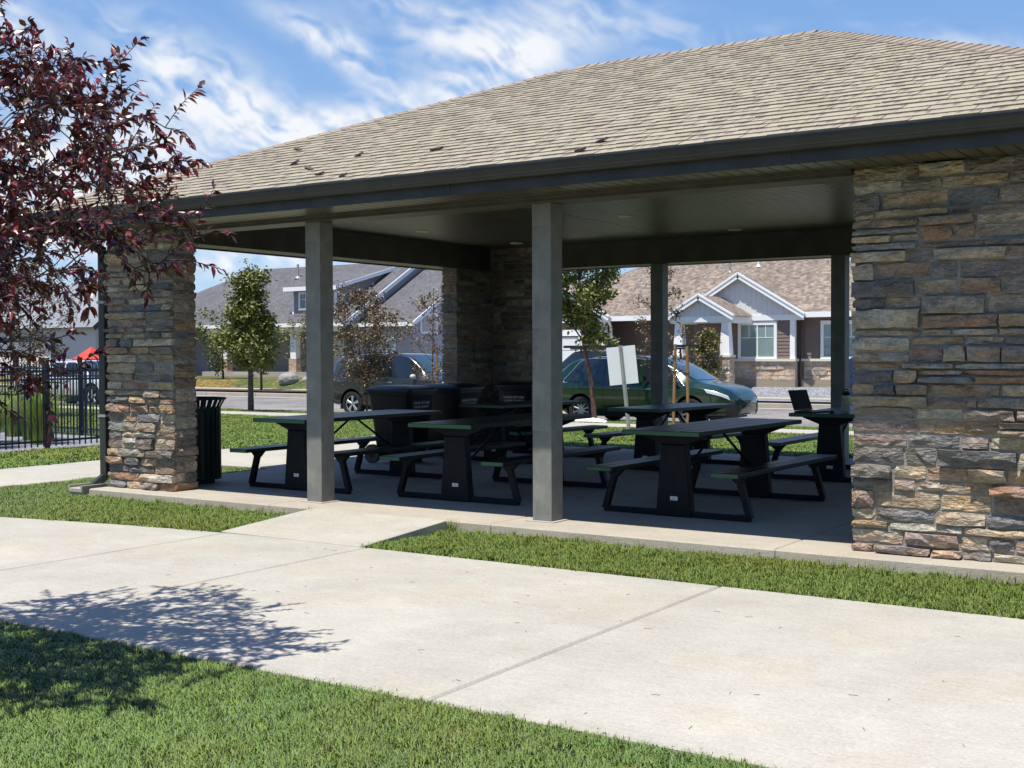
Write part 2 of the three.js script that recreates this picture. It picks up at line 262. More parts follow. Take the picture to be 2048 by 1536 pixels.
// irregular courses: always fill the lowest gap of the skyline
function layStones(W, H, R, k = 1, joint = 0.017) {
  const n = Math.max(2, Math.round(W / 0.02)), sky = new Array(n).fill(0), out = [], dx = W / n;
  for (let guard = 0; guard < 4000; guard++) {
    let lo = Math.min(...sky); if (lo >= H - 0.02) break;
    const i0 = sky.indexOf(lo); let i1 = i0; while (i1 < n && sky[i1] === lo) i1++;
    const run = (i1 - i0) * dx; let w = (0.15 + Math.pow(R(), 1.2) * 0.42) * k; if (run - w < 0.12 * k) w = run <= 0.56 * k ? run : run / 2;
    const c = Math.max(1, Math.min(i1 - i0, Math.round(w / dx))); w = c * dx;
    const q = R(); let h = (q < .2 ? 0.05 + R() * .02 : q < .78 ? 0.078 + R() * 0.032 : 0.115 + R() * 0.045) * k;
    if (w < 0.1 * k) h = Math.min(h, .09 * k);
    let bd = 1; for (const lv of [i0 > 0 ? sky[i0 - 1] : 0, i1 < n ? sky[i1] : 0]) { const df = lv - lo; if (df > .042 * k && df < .15 * k && Math.abs(df - h) < bd && R() < .9) { bd = Math.abs(df - h); } } if (bd < 1) for (const lv of [i0 > 0 ? sky[i0 - 1] : 0, i1 < n ? sky[i1] : 0]) if (Math.abs(Math.abs(lv - lo - h) - bd) < 1e-9 && lv > lo) { h = lv - lo; break; }
    if (lo + h > H - 0.04 * k) h = H - lo;
    for (let i = i0; i < i0 + c; i++) sky[i] = Math.round((lo + h) * 1e4) / 1e4;
    if (w > .03 && h > .02) out.push([i0 * dx + w / 2, lo + h / 2, w - joint, h - joint * .95]);
  }
  return out;
}
function veneer(parent, origin, u, W, H, seed, o = {}) { // faces +n where n = u x up
  const R = rng(seed), q = new THREE.Matrix4(), U = new THREE.Vector3(...u), N = new THREE.Vector3().crossVectors(U, new THREE.Vector3(0, 1, 0)).normalize(), rest = [];
  for (const [x, y, w, h] of layStones(W, H, R, o.k ?? 1)) {
    let d = o.d0 ?? 0.012; d += Math.pow(R(), 1.6) * (o.d1 ?? 0.045);
    let cx = x, ww = w; if (o.over) { if (x - w / 2 < .03) { cx -= o.over / 2; ww += o.over; } if (x + w / 2 > W - .03) { cx += o.over / 2; ww += o.over; } }
    if (o.overEnd && x + w / 2 > W - .03) { cx += o.overEnd / 2; ww += o.overEnd; }
    const geo = stoneGeo(ww, h, d, R, o.low), pos = new THREE.Vector3(...origin).addScaledVector(U, cx).add(new THREE.Vector3(0, y, 0));
    q.makeBasis(U, new THREE.Vector3(0, 1, 0), N).setPosition(pos);
    const mat = (o.mats ?? stoneMats)[Math.floor(R() * (o.mats ?? stoneMats).length)];
    if (o.keep && !o.keep(pos)) { rest.push(geo.applyMatrix4(q)); continue; }
    const m = part(parent, 'stone', geo, mat); m.applyMatrix4(q);
  }
  if (rest.length) stuff(part(parent, 'stone_field', merge(rest), (o.mats ?? stoneMats)[0]));
}
function pier(boxes, label) {
  const p = part(pav, 'stone_pier', uvBox(merge(boxes.map((b) => BB(...b)))), mortarMat); p.userData.label = label; return p;
}
const pierR = pier([[-2.955, -0.74, 0.1, SOF, -9.48, -9.172], [-1.06, -0.74, 0.1, SOF, -11, -9.4805]], 'wide stone pier at the right front corner');
veneer(pierR, [-2.96, 0.1, -9.172], [1, 0, 0], 2.23, SOF - 0.1 - .004, 7, { over: 0.02, d1: .075, keep: (p) => p.x < -1.45 });
veneer(pierR, [-2.955, 0.1, -9.48], [0, 0, 1], 0.3, SOF - .104, 8, { d1: .02, keep: () => false });
const pierL = pier([[-11.535, -10.475, 0.1, SOF, -9.48, -9.172]], 'stone pier at the left front corner with downspout beside it');
veneer(pierL, [-11.535, 0.1, -9.172], [1, 0, 0], 1.06, SOF - .104, 21, { over: 0.025, d1: .065 });
veneer(pierL, [-10.475, 0.1, -9.172], [0, 0, -1], 0.308, SOF - .104, 33, { d0: .012, d1: .03, overEnd: .02 });
const pierB = pier([[-11.55, -10.2, 0.1, CEIL, -16.92, -16.58], [-11.58, -11.33, 0.1, BEAM, -16.5795, -15.6]], 'dark L-shaped stone pier at the rear left corner');
veneer(pierB, [-11.33, 0.1, -15.6], [0, 0, -1], 0.98, BEAM - .104, 41, { d1: .035 });
veneer(pierB, [-11.58, 0.1, -15.6], [1, 0, 0], 0.25, BEAM - .104, 43, { d1: .035, over: .03 });
veneer(pierB, [-11.3, 0.1, -16.58], [1, 0, 0], 1.1, CEIL - .104, 45, { d1: .035 });
const pierBR = pier([[-3.0, -0.74, 0.1, BEAM, -16.9, -16.58]], 'stone pier at the rear right corner');
veneer(pierBR, [-3.0, 0.1, -16.58], [1, 0, 0], 2.26, BEAM - .104, 47, { keep: () => false });

// posts with base plates
for (const [x, z0, label] of [[-8.51, -9.26, 'grey square post nearer the left pier'], [-5.798, -9.26, 'grey square post beside the short walk'], [-8.34, -16.55, 'rear post behind the young staked tree'], [-5.58, -16.55, 'rear post behind the laptop table']]) {
  const p = part(pav, 'post', uvBox(rbox(0.198, BEAM - 0.1, 0.198, 0.008, x, (BEAM + 0.1) / 2, z0 - 0.099)), postMat); p.userData.label = label;
  part(p, 'base_plate', uvBox(B(0.29, 0.008, 0.29, x, 0.104, z0 - 0.099)), kerbMat);
}
// beams: light metal wrapped underside, dark inner faces
function beam(name, x0, x1, z0, z1, y1 = 3.36) {
  const b = part(pav, name, uvBox(BB(x0, x1, BEAM + 0.014, y1, z0, z1)), beamMat);
  part(b, 'beam_wrap', uvBox(BB(x0 - 0.004, x1 + 0.004, BEAM, BEAM + 0.0135, z0 - 0.004, z1 + 0.004)), beamMat); return b;
}
beam('front_beam', -10.44, -2.99, -9.5, -9.2); beam('left_beam', -11.64, -11.31, -16.5, -9.51); beam('rear_beam', -10.18, -3.01, -16.9, -16.54); beam('right_beam', -1.05, -0.72, -16.5, -11.03);
// eaves: soffit boards across the overhang on all four sides
{
  const sf = part(pav, 'soffit', uvBox(merge([BB(XL + .13, XR - .13, SOF + .016, SOF + .03, -9.2, ZG - .13), BB(XL + .13, -11.56, SOF + .016, SOF + .03, ZB + .13, -9.2005), BB(-.82, XR - .13, SOF + .016, SOF + .03, ZB + .13, -9.2005), BB(-11.5595, -.8205, SOF + .016, SOF + .03, ZB + .13, -16.92)])), roofUnder);
  const g = uvBox(rbox(0.116, 0.014, 0.612, 0.006, 0, SOF + 0.0085, (-9.2 - 8.588) / 2)); let n = 0;
  for (let x = XL + 0.2; x < XR - 0.2; x += 0.1235) { part(sf, 'soffit_board', g, soffitMat, [x, 0, 0]); n++; }
  stuff(part(sf, 'soffit_board_field', uvBox(merge(Array.from({ length: 60 }, (_, i) => B(0.44, 0.012, 0.119, -11.9, SOF + 0.0095, -9.3 - i * 0.1235)))), soffitMat));
  part(pav, 'soffit_trim', uvBox(BB(-10.44, -2.99, SOF - 0.012, SOF + 0.003, -9.199, -9.165)), beamMat);
}
// fascia and gutters
{
  const f = part(pav, 'fascia', uvBox(merge([BB(XL + .105, XR - .105, 2.955, 3.14, -8.588, -8.57), BB(XL + .105, XL + .123, 2.955, 3.14, ZB + .12, -8.5885), BB(XR - .123, XR - .105, 2.955, 3.14, ZB + .12, -8.5885), BB(XL + .1235, XR - .1235, 2.955, 3.14, ZB + .1, ZB + .12)])), fasciaMat);
  for (const x of [-9.35, -6.3, -3.25]) part(f, 'fascia_seam', B(0.02, 0.184, 0.003, x, 3.0475, -8.568), fasciaMat);
  const prof = [[0, 3.045], [0.066, 3.045], [0.078, 3.052], [0.083, 3.064], [0.083, 3.072], [0.089, 3.08], [0.104, 3.118], [0.105, 3.138], [0.112, 3.142], [0.112, YG], [0.092, YG], [0.088, 3.10], [0.01, 3.10], [0.01, 3.147], [0, 3.147]];
  const len = XR - XL, lenZ = ZG - ZB;
  const gx = new THREE.ExtrudeGeometry(new THREE.Shape(prof.map(([o, y]) => new THREE.Vector2(o, y))), { depth: len, bevelEnabled: false });
  // profile x -> outward (+z), extrusion z -> -x
  const a = gx.clone().rotateY(-Math.PI / 2).translate(XR, 0, -8.5695);
  part(pav, 'gutter', uvBox(toCreasedNormals(a, 0.5)), gutterMat);
  const gz = new THREE.ExtrudeGeometry(new THREE.Shape(prof.map(([o, y]) => new THREE.Vector2(o, y))), { depth: lenZ - .24, bevelEnabled: false });
  part(pav, 'gutter', uvBox(gz.clone().rotateY(Math.PI).translate(XL + .1045, 0, ZG - .12)), gutterMat);
  part(pav, 'gutter', uvBox(gz.clone().translate(XR - .1045, 0, ZB + .12)), gutterMat);
}
// downspout at the left front corner
{
  const x = -11.72, z = -9.245, dsp = part(pav, 'downspout', uvBox(merge([rbox(0.105, 2.62, 0.075, 0.012, x, 0.18 + 1.31, z), bar([x, 2.79, z], [x + 0.02, 2.95, -8.75], 0.105, 0.075), bar([x + .02, 2.94, -8.76], [x + 0.02, 3.06, -8.62], 0.1, 0.07), bar([x, 0.2, z + 0.01], [x - 0.05, 0.10, z + 0.12], 0.11, 0.078)])), fasciaMat);
  for (const y of [0.9, 2.2]) part(dsp, 'strap', B(0.13, 0.03, 0.09, x, y, z), galv);
  const spl = thing('splash_block', 'small white concrete splash block under the downspout', 'splash block', [-11.79, 0, -9.05]);
  part(spl, 'tray', merge([rbox(0.24, 0.05, 0.34, .01, 0, 0.068, 0), B(0.03, 0.03, 0.34, -.11, .107, 0), B(0.03, 0.03, 0.34, .11, .107, 0), B(0.23, .045, .3, 0, .0225, 0)]), kerbMat);
}
// ceiling boards running along the front, with two butt joints, and recessed lights
{
  const c = part(pav, 'ceiling', uvBox(BB(-11.3, -.9, CEIL + .014, CEIL + .03, -16.56, -9.5)), roofUnder), l = [];
  for (let z = -9.555; z > -16.5; z -= 0.1015) for (const [a, b] of [[-11.3, -7.755], [-7.745, -4.205], [-4.195, -0.95]]) l.push(rbox(b - a, 0.024, 0.089, 0.008, 0, 0, 0, 2).rotateX(l.length % 2 ? .03 : -.03).translate((a + b) / 2, CEIL + .001, z));
  stuff(part(c, 'ceiling_board_field', uvBox(merge(l)), soffitMat));
  const ring = new THREE.TorusGeometry(0.085, 0.012, 8, 28).rotateX(Math.PI / 2), lens = new THREE.CylinderGeometry(0.078, 0.078, 0.012, 28);
  for (const [px, py] of [[845, 460], [1033, 484.5], [1250, 430], [1470, 457]]) {
    const d = pixelRay(px, py), t = (CEIL - 1.6) / d.y, li = part(pav, 'recessed_light', ring, cream, [d.x * t, CEIL - .014, d.z * t]);
    part(li, 'lens', lens, std([0.55, 0.55, 0.5], 0.3));
  }
}
// ---------------------------------------------------------------- roof
{
  const eave = [[XL, ZG - .02], [XR, ZG - .02], [XR, ZB + .02], [XL, ZB + .02]], x0 = -7.69, x1 = -4.627, deck = [], y0 = YG - 0.004, t = (...p) => p.forEach((q) => deck.push(...q));
  const A = [XL, y0, ZG - .03], Bc = [XR, y0, ZG - .03], Cc = [XR, y0, ZB + .03], Dd = [XL, y0, ZB + .03], E = [x0, YR - 0.004, ZR], F = [x1, YR - 0.004, ZR], dn = (p) => [p[0], p[1] - .025, p[2]];
  t(A, Bc, F, A, F, E, Cc, Dd, E, Cc, E, F, Dd, A, E, Bc, Cc, F); for (const [p, q] of [[A, Bc], [Bc, Cc], [Cc, Dd], [Dd, A]]) t(dn(p), dn(q), q, dn(p), q, p);
  const g = new THREE.BufferGeometry(); g.setAttribute('position', new THREE.Float32BufferAttribute(deck, 3));
  const roof = part(pav, 'roof', uvBox(g), shingleMats[1]);
  const run = ZG - ZR - 0.02, rise = YR - YG, SL = Math.hypot(run, rise), ca = run / SL, sa = rise / SL, EXP = 0.1415, N = Math.ceil((SL - 0.03) / EXP), R = rng(99), pieces = [];
  const P = (x, s, h) => [x, YG + s * sa + h * ca, ZG - 0.02 - s * ca + h * sa];
  for (let i = 0; i < N; i++) {
    const s0 = i * EXP - 0.012, s1 = Math.min(s0 + EXP + 0.035, SL - 0.005), L0 = XL + Math.max(0, s0) * ca + .01, R0 = XR - Math.max(0, s0) * ca - .01, L1 = XL + s1 * ca + .01, R1 = XR - s1 * ca - .01;
    let x = L0 + R() * .1; let first = true, th = R() < .5;
    while (x < R0 - 0.02) {
      let w = th ? 0.13 + R() * 0.20 : 0.10 + R() * 0.22; if (R0 - x - w < 0.1) w = R0 - x;
      const a0 = first ? L0 : x, b0 = Math.min(x + w, R0), a1 = Math.max(a0, L1), b1 = Math.min(b0, R1); first = false; x = b0 + 0.0045;
      if (b1 - a1 > 0.01 || b0 - a0 > 0.05) pieces.push({ a0, b0, a1: Math.min(a1, (a0 + b0) / 2 + .001), b1: Math.max(b1, (a0 + b0) / 2), s0, s1, hb: th ? 0.0185 + R() * .0015 : 0.0145 + R() * .0015, tone: Math.floor(R() * 6), du: R() * 8 });
      th = R() < .75 ? !th : th;
    }
  }
  function shingle(o) {
    const p = [], uv = [], h1 = 0.006, v = (x, s, h, vv) => { p.push(...P(x, s, h)); uv.push((x + o.du), vv); };
    const q = (a, b, c, d) => { for (const k of [a, b, c, a, c, d]) v(...k); };
    const a0 = [o.a0, o.s0, o.hb, 0.02], b0 = [o.b0, o.s0, o.hb, 0.02], a1 = [o.a1, o.s1, h1, 0.99], b1 = [o.b1, o.s1, h1, 0.99], c0 = [o.a0, o.s0, 0, .02], d0 = [o.b0, o.s0, 0, .02], c1 = [o.a1, o.s1, 0, .99], d1 = [o.b1, o.s1, 0, .99];
    q(a0, b0, b1, a1); q(c0, d0, b0, a0); q(d0, d1, b1, b0); q(c1, c0, a0, a1);
    const g = new THREE.BufferGeometry(); g.setAttribute('position', new THREE.Float32BufferAttribute(p, 3)); g.setAttribute('uv', new THREE.Float32BufferAttribute(uv, 2)); g.computeVertexNormals(); return g;
  }
  const seen = (o) => { const c = new THREE.Vector3(...P((o.a0 + o.b0) / 2, o.s0, 0)), n = c.clone().project(camera); return (Math.abs(n.x) < 1 && Math.abs(n.y) < 1 ? 0 : 100) + c.distanceTo(camera.position); };
  camera.updateProjectionMatrix(); camera.matrixWorldInverse.copy(camera.matrixWorld).invert();
  pieces.forEach((o) => o.rank = seen(o)); pieces.sort((a, b) => a.rank - b.rank);
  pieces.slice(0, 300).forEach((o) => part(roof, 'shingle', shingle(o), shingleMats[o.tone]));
  const rest = pieces.slice(300).map((o) => { const s = shingle(o), n = s.attributes.position.count, c = new Float32Array(n * 3); for (let k = 0; k < n; k++) c.set(shingleTones[o.tone], k * 3); s.setAttribute('color', new THREE.BufferAttribute(c, 3)); return s; });
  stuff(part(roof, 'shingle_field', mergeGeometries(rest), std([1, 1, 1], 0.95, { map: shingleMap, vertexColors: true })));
  // caps over hips and ridge
  const R2 = rng(5), cap = (A0, A1, sideA, sideB, lift) => {
    const a = new THREE.Vector3(...A0), b = new THREE.Vector3(...A1), d = b.clone().sub(a), L = d.length(); d.normalize(); const step = 0.135, n = Math.floor(L / step);
    for (let i = 0; i < n; i++) {
      const p0 = a.clone().addScaledVector(d, i * step), p1 = p0.clone().addScaledVector(d, step + 0.03), w = 0.145 + R2() * .012, up = new THREE.Vector3(0, 1, 0), pos = [], uv = [];
      const e = (p, s, h) => p.clone().addScaledVector(s, w).addScaledVector(up, h), m = (p, h) => p.clone().addScaledVector(up, h + .004), dy = (Math.random, 0);
      const T = 0.026 + R2() * .002, Bt = 0.014, lo = { l: e(p0, sideA, T), m: m(p0, T + .004), r: e(p0, sideB, T) }, hi = { l: e(p1, sideA, Bt), m: m(p1, Bt + .004), r: e(p1, sideB, Bt) }, bo = { l: e(p0, sideA, 0.004), m: m(p0, .004), r: e(p0, sideB, 0.004) }, bh = { l: e(p1, sideA, 0), r: e(p1, sideB, 0) };
      const quad = (q, r, s, t2, vs) => { for (const [k, v] of [[q, vs[0]], [r, vs[1]], [s, vs[2]], [q, vs[0]], [s, vs[2]], [t2, vs[3]]]) { pos.push(k.x, k.y, k.z); uv.push(k.x + k.z + i, v); } };
      quad(lo.l, lo.m, hi.m, hi.l, [.02, .02, .6, .6]); quad(lo.m, lo.r, hi.r, hi.m, [.02, .02, .6, .6]); quad(bo.l, bo.m, lo.m, lo.l, [.02, .02, .02, .02]); quad(bo.m, bo.r, lo.r, lo.m, [.02, .02, .02, .02]); quad(bh.l, bo.l, lo.l, hi.l, [.1, .1, .1, .1]); quad(bo.r, bh.r, hi.r, lo.r, [.1, .1, .1, .1]);
      const g = new THREE.BufferGeometry(); g.setAttribute('position', new THREE.Float32BufferAttribute(pos, 3)); g.setAttribute('uv', new THREE.Float32BufferAttribute(uv, 2)); g.computeVertexNormals();
      part(roof, 'cap_shingle', g, capMats[Math.floor(R2() * 3)]);
    }
  };
  const nF = new THREE.Vector3(0, ca, sa), nL = new THREE.Vector3(-sa, ca, 0), nR = new THREE.Vector3(sa, ca, 0), nBk = new THREE.Vector3(0, ca, -sa), side = (n, h, want) => { const s = new THREE.Vector3().crossVectors(n, h).normalize(); return s.dot(want) < 0 ? s.negate() : s; };
  const hL = new THREE.Vector3(x0 - XL, YR - YG, ZR - ZG).normalize(), hR = new THREE.Vector3(x1 - XR, YR - YG, ZR - ZG).normalize();
  cap([XL, YG, ZG - .02], [x0, YR, ZR], side(nF, hL, new THREE.Vector3(1, 0, 0)), side(nL, hL, new THREE.Vector3(0, 0, -1)), 0);
  cap([XR, YG, ZG - .02], [x1, YR, ZR], side(nF, hR, new THREE.Vector3(-1, 0, 0)), side(nR, hR, new THREE.Vector3(0, 0, -1)), 0);
  cap([x1, YR, ZR], [x0, YR, ZR], new THREE.Vector3(0, -sa, ca), new THREE.Vector3(0, -sa, -ca), 0);
  // torn scraps of shingle lying on the slope
  const R3 = rng(12);
  for (const [px, py, s] of [[597, 304, 1], [591, 331, 1.3], [619, 343, 1], [641, 353, 1.1], [688, 356, 1], [720, 315, 1.2], [875, 303, 1.5], [1162, 306, 1.1], [1205, 287, 1.2]]) {
    const d = pixelRay(px, py), p = rise / run, tt = (YG + p * (ZG - .02) - 1.6) / (d.y + p * d.z), w = 0.04 * s, h = .026 * s;
    const gg = poly([[-w, -h], [w * .7, -h * .8], [w, h * .5], [-w * .3, h]], 0.02).rotateX(-Math.PI / 2); const o = new THREE.Mesh(gg, roofUnder); o.name = numbered('shingle_scrap');
    o.position.set(d.x * tt, 1.6 + d.y * tt + 0.02, d.z * tt); o.rotation.set(Math.atan(p) + .35, R3() * 6, 0, 'YXZ'); o.rotation.set(Math.atan(p), 0, (R3() - .5) * .8); scene.add(o);
    tag(o, 'small dark torn shingle scrap lying on the tan roof', 'shingle scrap', 'torn shingle scraps on the roof');
  }
}
// ---------------------------------------------------------------- picnic tables
const greenGrain = tex(512, 256, (u, v) => { const a = fbm(u * 5, v * 60, 0, 4, 4), b = fbm(u * 40, v * 90, 0, 9, 3), sc = sstep(.70, .8, fbm(u * 9, v * 34, 0, 21, 4)); const k = 0.72 + (a - .5) * .45 + (b - .5) * .3; return [k * .96 + sc * .22, k + sc * .16, k * .98 + sc * .2]; });
const tableGreen = new THREE.MeshPhysicalMaterial({ color: lin(0.018, 0.038, 0.027), roughness: 0.36, specularIntensity: .6, map: rep(greenGrain, 0.5, 2), bumpMap: rep(greenGrain, 0.5, 2), bumpScale: 0.0012 });
const tableEdge = std([0.028, 0.10, 0.045], 0.5);
const phys = (c, r, x = {}) => new THREE.MeshPhysicalMaterial({ color: lin(...c), roughness: r, specularIntensity: 0.35, ...x });
const frameMat = phys([0.010, 0.012, 0.018], 0.5, { map: rep(wear, 1.5) });
const labelTex = (() => { const c = document.createElement('canvas'); c.width = 128; c.height = 64; const x = c.getContext('2d'); x.fillStyle = '#dcdcd8'; x.fillRect(0, 0, 128, 64); x.strokeStyle = '#333'; x.lineWidth = 4; x.beginPath(); x.moveTo(30, 40); x.lineTo(52, 30); x.lineTo(66, 20); x.lineTo(76, 32); x.lineTo(100, 38); x.stroke(); x.fillStyle = '#777'; x.fillRect(34, 48, 60, 3); const t = new THREE.CanvasTexture(c); t.colorSpace = THREE.SRGBColorSpace; return t; })();
const labelMat = std([0.9, 0.9, 0.9], 0.5, { map: labelTex });
function picnicTable(L, label, pos, turn) {
  const t = thing('picnic_table', label, 'picnic table', pos, turn, 'picnic tables under the pavilion'), W = 0.779, YT = 0.799, YB = 0.449, TH = 0.044, n = 4, pw = W / n;
  for (let i = 0; i < n; i++) { const pl = part(t, 'top_plank', uvBox(rbox(pw - 0.007, TH, L, 0.006, -W / 2 + pw * (i + .5), YT - TH / 2, 0)).rotateY(0), tableGreen); }
  for (const e of [-1, 1]) part(t, 'end_cap', B(W - .006, TH - .008, 0.006, 0, YT - TH / 2, e * (L / 2 + 0.0025)), tableEdge);
  for (const s of [-1, 1]) for (const k of [0, 1]) part(t, 'bench_plank', uvBox(rbox(0.129, 0.042, L, 0.006, s * 0.63 + (k - .5) * 0.1345, YB - 0.021, 0)), tableGreen);
  for (const s of [-1, 1]) for (const e of [-1, 1]) part(t, 'end_cap', B(0.25, 0.034, 0.006, s * .63, YB - .021, e * (L / 2 + 0.0025)), tableEdge);
  const zf = L / 2 - 0.305;
  for (const e of [-1, 1]) {
    const ped = part(t, 'pedestal', poly([[-0.18, 0], [0.18, 0], [0.125, 0.66], [-0.125, 0.66]], 0.1, 0.01).translate(0, 0.002, e * zf - 0.05), frameMat);
    part(ped, 'top_bracket', merge([poly([[-0.34, 0.756], [0.34, 0.756], [0.32, 0.735], [0.12, 0.66], [-0.12, 0.66], [-0.32, 0.735]], 0.06, 0.004).translate(0, -.002, e * zf - .03)]), frameMat);
    if (e === 1 || true) part(ped, 'maker_label', new THREE.PlaneGeometry(0.075, 0.036).translate(0.01, 0.17, 0).rotateY(e < 0 ? Math.PI : 0).translate(0, 0, e * (zf + 0.0515)), labelMat);
    for (const s of [-1, 1]) part(t, 'foot_bar', bar([s * 0.74, 0.03, e * zf], [s * 0.18, 0.03, e * zf], 0.055), frameMat);
    for (const s of [-1, 1]) part(t, 'bench_leg', merge([bar([s * 0.735, 0.03, e * zf], [s * 0.632, 0.375, e * zf], 0.056, 0.056), poly([[-0.1, 0.406], [0.1, 0.406], [0.028, 0.335], [-0.028, 0.335]], 0.05).translate(s * .632, 0, e * zf - .025)]), frameMat);
    part(t, 'diagonal_brace', rod([0, 0.30, e * (zf - .05)], [0, 0.745, e * 0.06], 0.013), frameMat);
  }
  return t;
}
picnicTable(2.406, 'green picnic table in the front row beside the wide right pier', [-4.938, 0.1, -11.114], -0.02);
picnicTable(2.406, 'green picnic table in the front row, the middle one of three', [-7.352, 0.1, -11.007], 0.009);
picnicTable(2.406, 'green picnic table in the front row near the slatted litter bin', [-9.418, 0.1, -10.913], -0.012);
picnicTable(1.95, 'short green picnic table in front of the wheeled trash carts', [-9.5, 0.1, -14.72], -0.09);
picnicTable(1.95, 'short green picnic table between the sign and the rear post', [-7.16, 0.1, -14.70], -0.08);
picnicTable(2.2, 'green picnic table carrying the open laptop', [-4.77, 0.1, -14.7], 0);

// ---------------------------------------------------------------- things on the laptop table
{
  const y = 0.9, lap = thing('laptop', 'open black laptop on the rear picnic table', 'laptop', [-4.97, y, -13.86], -0.32);
  part(lap, 'keyboard_base', rbox(0.36, 0.018, 0.25, 0.006, 0, 0.009, 0), std([0.02, 0.02, 0.022], 0.4));
  const lid = part(lap, 'screen_lid', rbox(0.36, 0.25, 0.009, 0.004, 0, 0.125, 0), std([0.018, 0.018, 0.02], 0.45), [0, 0.02, -0.125], [-0.35, 0, 0]);
  part(lid, 'screen', new THREE.PlaneGeometry(0.335, 0.215).translate(0, 0.13, 0.0055), std([0.035, 0.037, 0.045], 0.2));
  part(lap, 'keys', B(0.3, 0.003, 0.11, 0, 0.0195, -0.045), std([0.008, 0.008, 0.008], 0.6));
  lap.rotation.y = 1.3;
  const bot = thing('water_jar', 'clear water bottle with black lid beside the laptop', 'bottle', [-4.62, y, -14.0]);
  const lathe = (pts, seg = 28) => new THREE.LatheGeometry(pts.map((p) => new THREE.Vector2(...p)), seg);
  part(bot, 'glass', lathe([[0, 0.002], [0.044, 0.002], [0.048, 0.01], [0.048, 0.185], [0.044, 0.2], [0.037, 0.205], [0.034, 0.2], [0.042, 0.185], [0.045, 0.012], [0, 0.008]]), new THREE.MeshPhysicalMaterial({ color: lin(.8, .82, .72), roughness: 0.06, transmission: 0.85, thickness: 0 }));
  part(bot, 'lid', merge([lathe([[0, 0.2], [0.045, 0.2], [0.046, 0.235], [0.03, 0.245], [0, 0.245]]), new THREE.TorusGeometry(0.026, 0.006, 6, 16, Math.PI).translate(0, .243, 0)]), std([0.01, 0.01, 0.011], 0.4));
  const mo = thing('computer_mouse', 'small black computer mouse beside the laptop', 'mouse', [-4.69, y, -13.72], 0.5);
  const mg = new THREE.SphereGeometry(0.05, 16, 10, 0, Math.PI * 2, 0, Math.PI / 2).scale(0.65, 0.7, 1.15); part(mo, 'shell', mg, std([0.012, 0.012, 0.013], 0.4)); part(mo, 'wheel', new THREE.CylinderGeometry(0.009, 0.009, 0.006, 12).rotateZ(Math.PI / 2).translate(0, 0.032, -0.024), blackMetal);
  const bag = thing('backpack', 'black backpack standing on the bench of the laptop table', 'backpack', [-4.14, 0.549, -14.45], 0.3);
  const body = rbox(0.3, 0.42, 0.2, 0.08, 0, 0.21, 0, 4); part(bag, 'body', body, std([0.012, 0.012, 0.014], 0.8)); part(bag, 'pocket', rbox(0.22, 0.2, 0.06, 0.025, 0, 0.13, 0.115, 3), std([0.014, 0.014, 0.016], 0.8)); part(bag, 'strap', new THREE.TorusGeometry(0.035, 0.008, 6, 14, Math.PI).translate(0, 0.415, 0), blackMetal);
}
// ---------------------------------------------------------------- wheeled trash carts
const cartMat = phys([0.009, 0.010, 0.014], 0.4), cartLidMat = phys([0.008, 0.009, 0.012], 0.35, { specularIntensity: .6 });
const cartText = (() => { const c = document.createElement('canvas'); c.width = 512; c.height = 160; const x = c.getContext('2d'); x.clearRect(0, 0, 512, 160); x.fillStyle = '#0f1013'; x.fillRect(0, 0, 512, 160); x.fillStyle = '#d8d8d4'; x.font = 'bold 56px sans-serif'; x.textAlign = 'center'; x.fillText('LOGAN CITY AND', 256, 64); x.fillText('CACHE COUNTY', 256, 134); const t = new THREE.CanvasTexture(c); t.colorSpace = THREE.SRGBColorSpace; return t; })();
const cartTextMat = std([0.85, 0.85, 0.85], 0.45, { map: cartText });
function loftRect(levels) { // [y, x0, x1, z0, z1] rounded rectangles stacked
  const n = 24, pos = [], idx = [];
  for (const [y, x0, x1, z0, z1, r = 0.06] of levels) for (let k = 0; k < n; k++) { const q = Math.floor(k / 6), a = (k % 6) / 5 * Math.PI / 2 + q * Math.PI / 2, cx = [x1 - r, x0 + r, x0 + r, x1 - r][q], cz = [z1 - r, z1 - r, z0 + r, z0 + r][q]; pos.push(cx + r * Math.cos(a), y, cz + r * Math.sin(a)); }
  for (let l = 0; l + 1 < levels.length; l++) for (let k = 0; k < n; k++) { const a = l * n + k, b = l * n + (k + 1) % n; idx.push(a, a + n, b, b, a + n, b + n); }
  const cap = (l, flip) => { const [y, x0, x1, z0, z1] = levels[l], c = pos.length / 3; pos.push((x0 + x1) / 2, y, (z0 + z1) / 2); for (let k = 0; k < n; k++) { const a = l * n + k, b = l * n + (k + 1) % n; flip ? idx.push(c, a, b) : idx.push(c, b, a); } };
  cap(0, true); cap(levels.length - 1, false);
  const g = new THREE.BufferGeometry(); g.setAttribute('position', new THREE.Float32BufferAttribute(pos, 3)); g.setIndex(idx); g.computeVertexNormals(); return toCreasedNormals(g, 0.7);
}
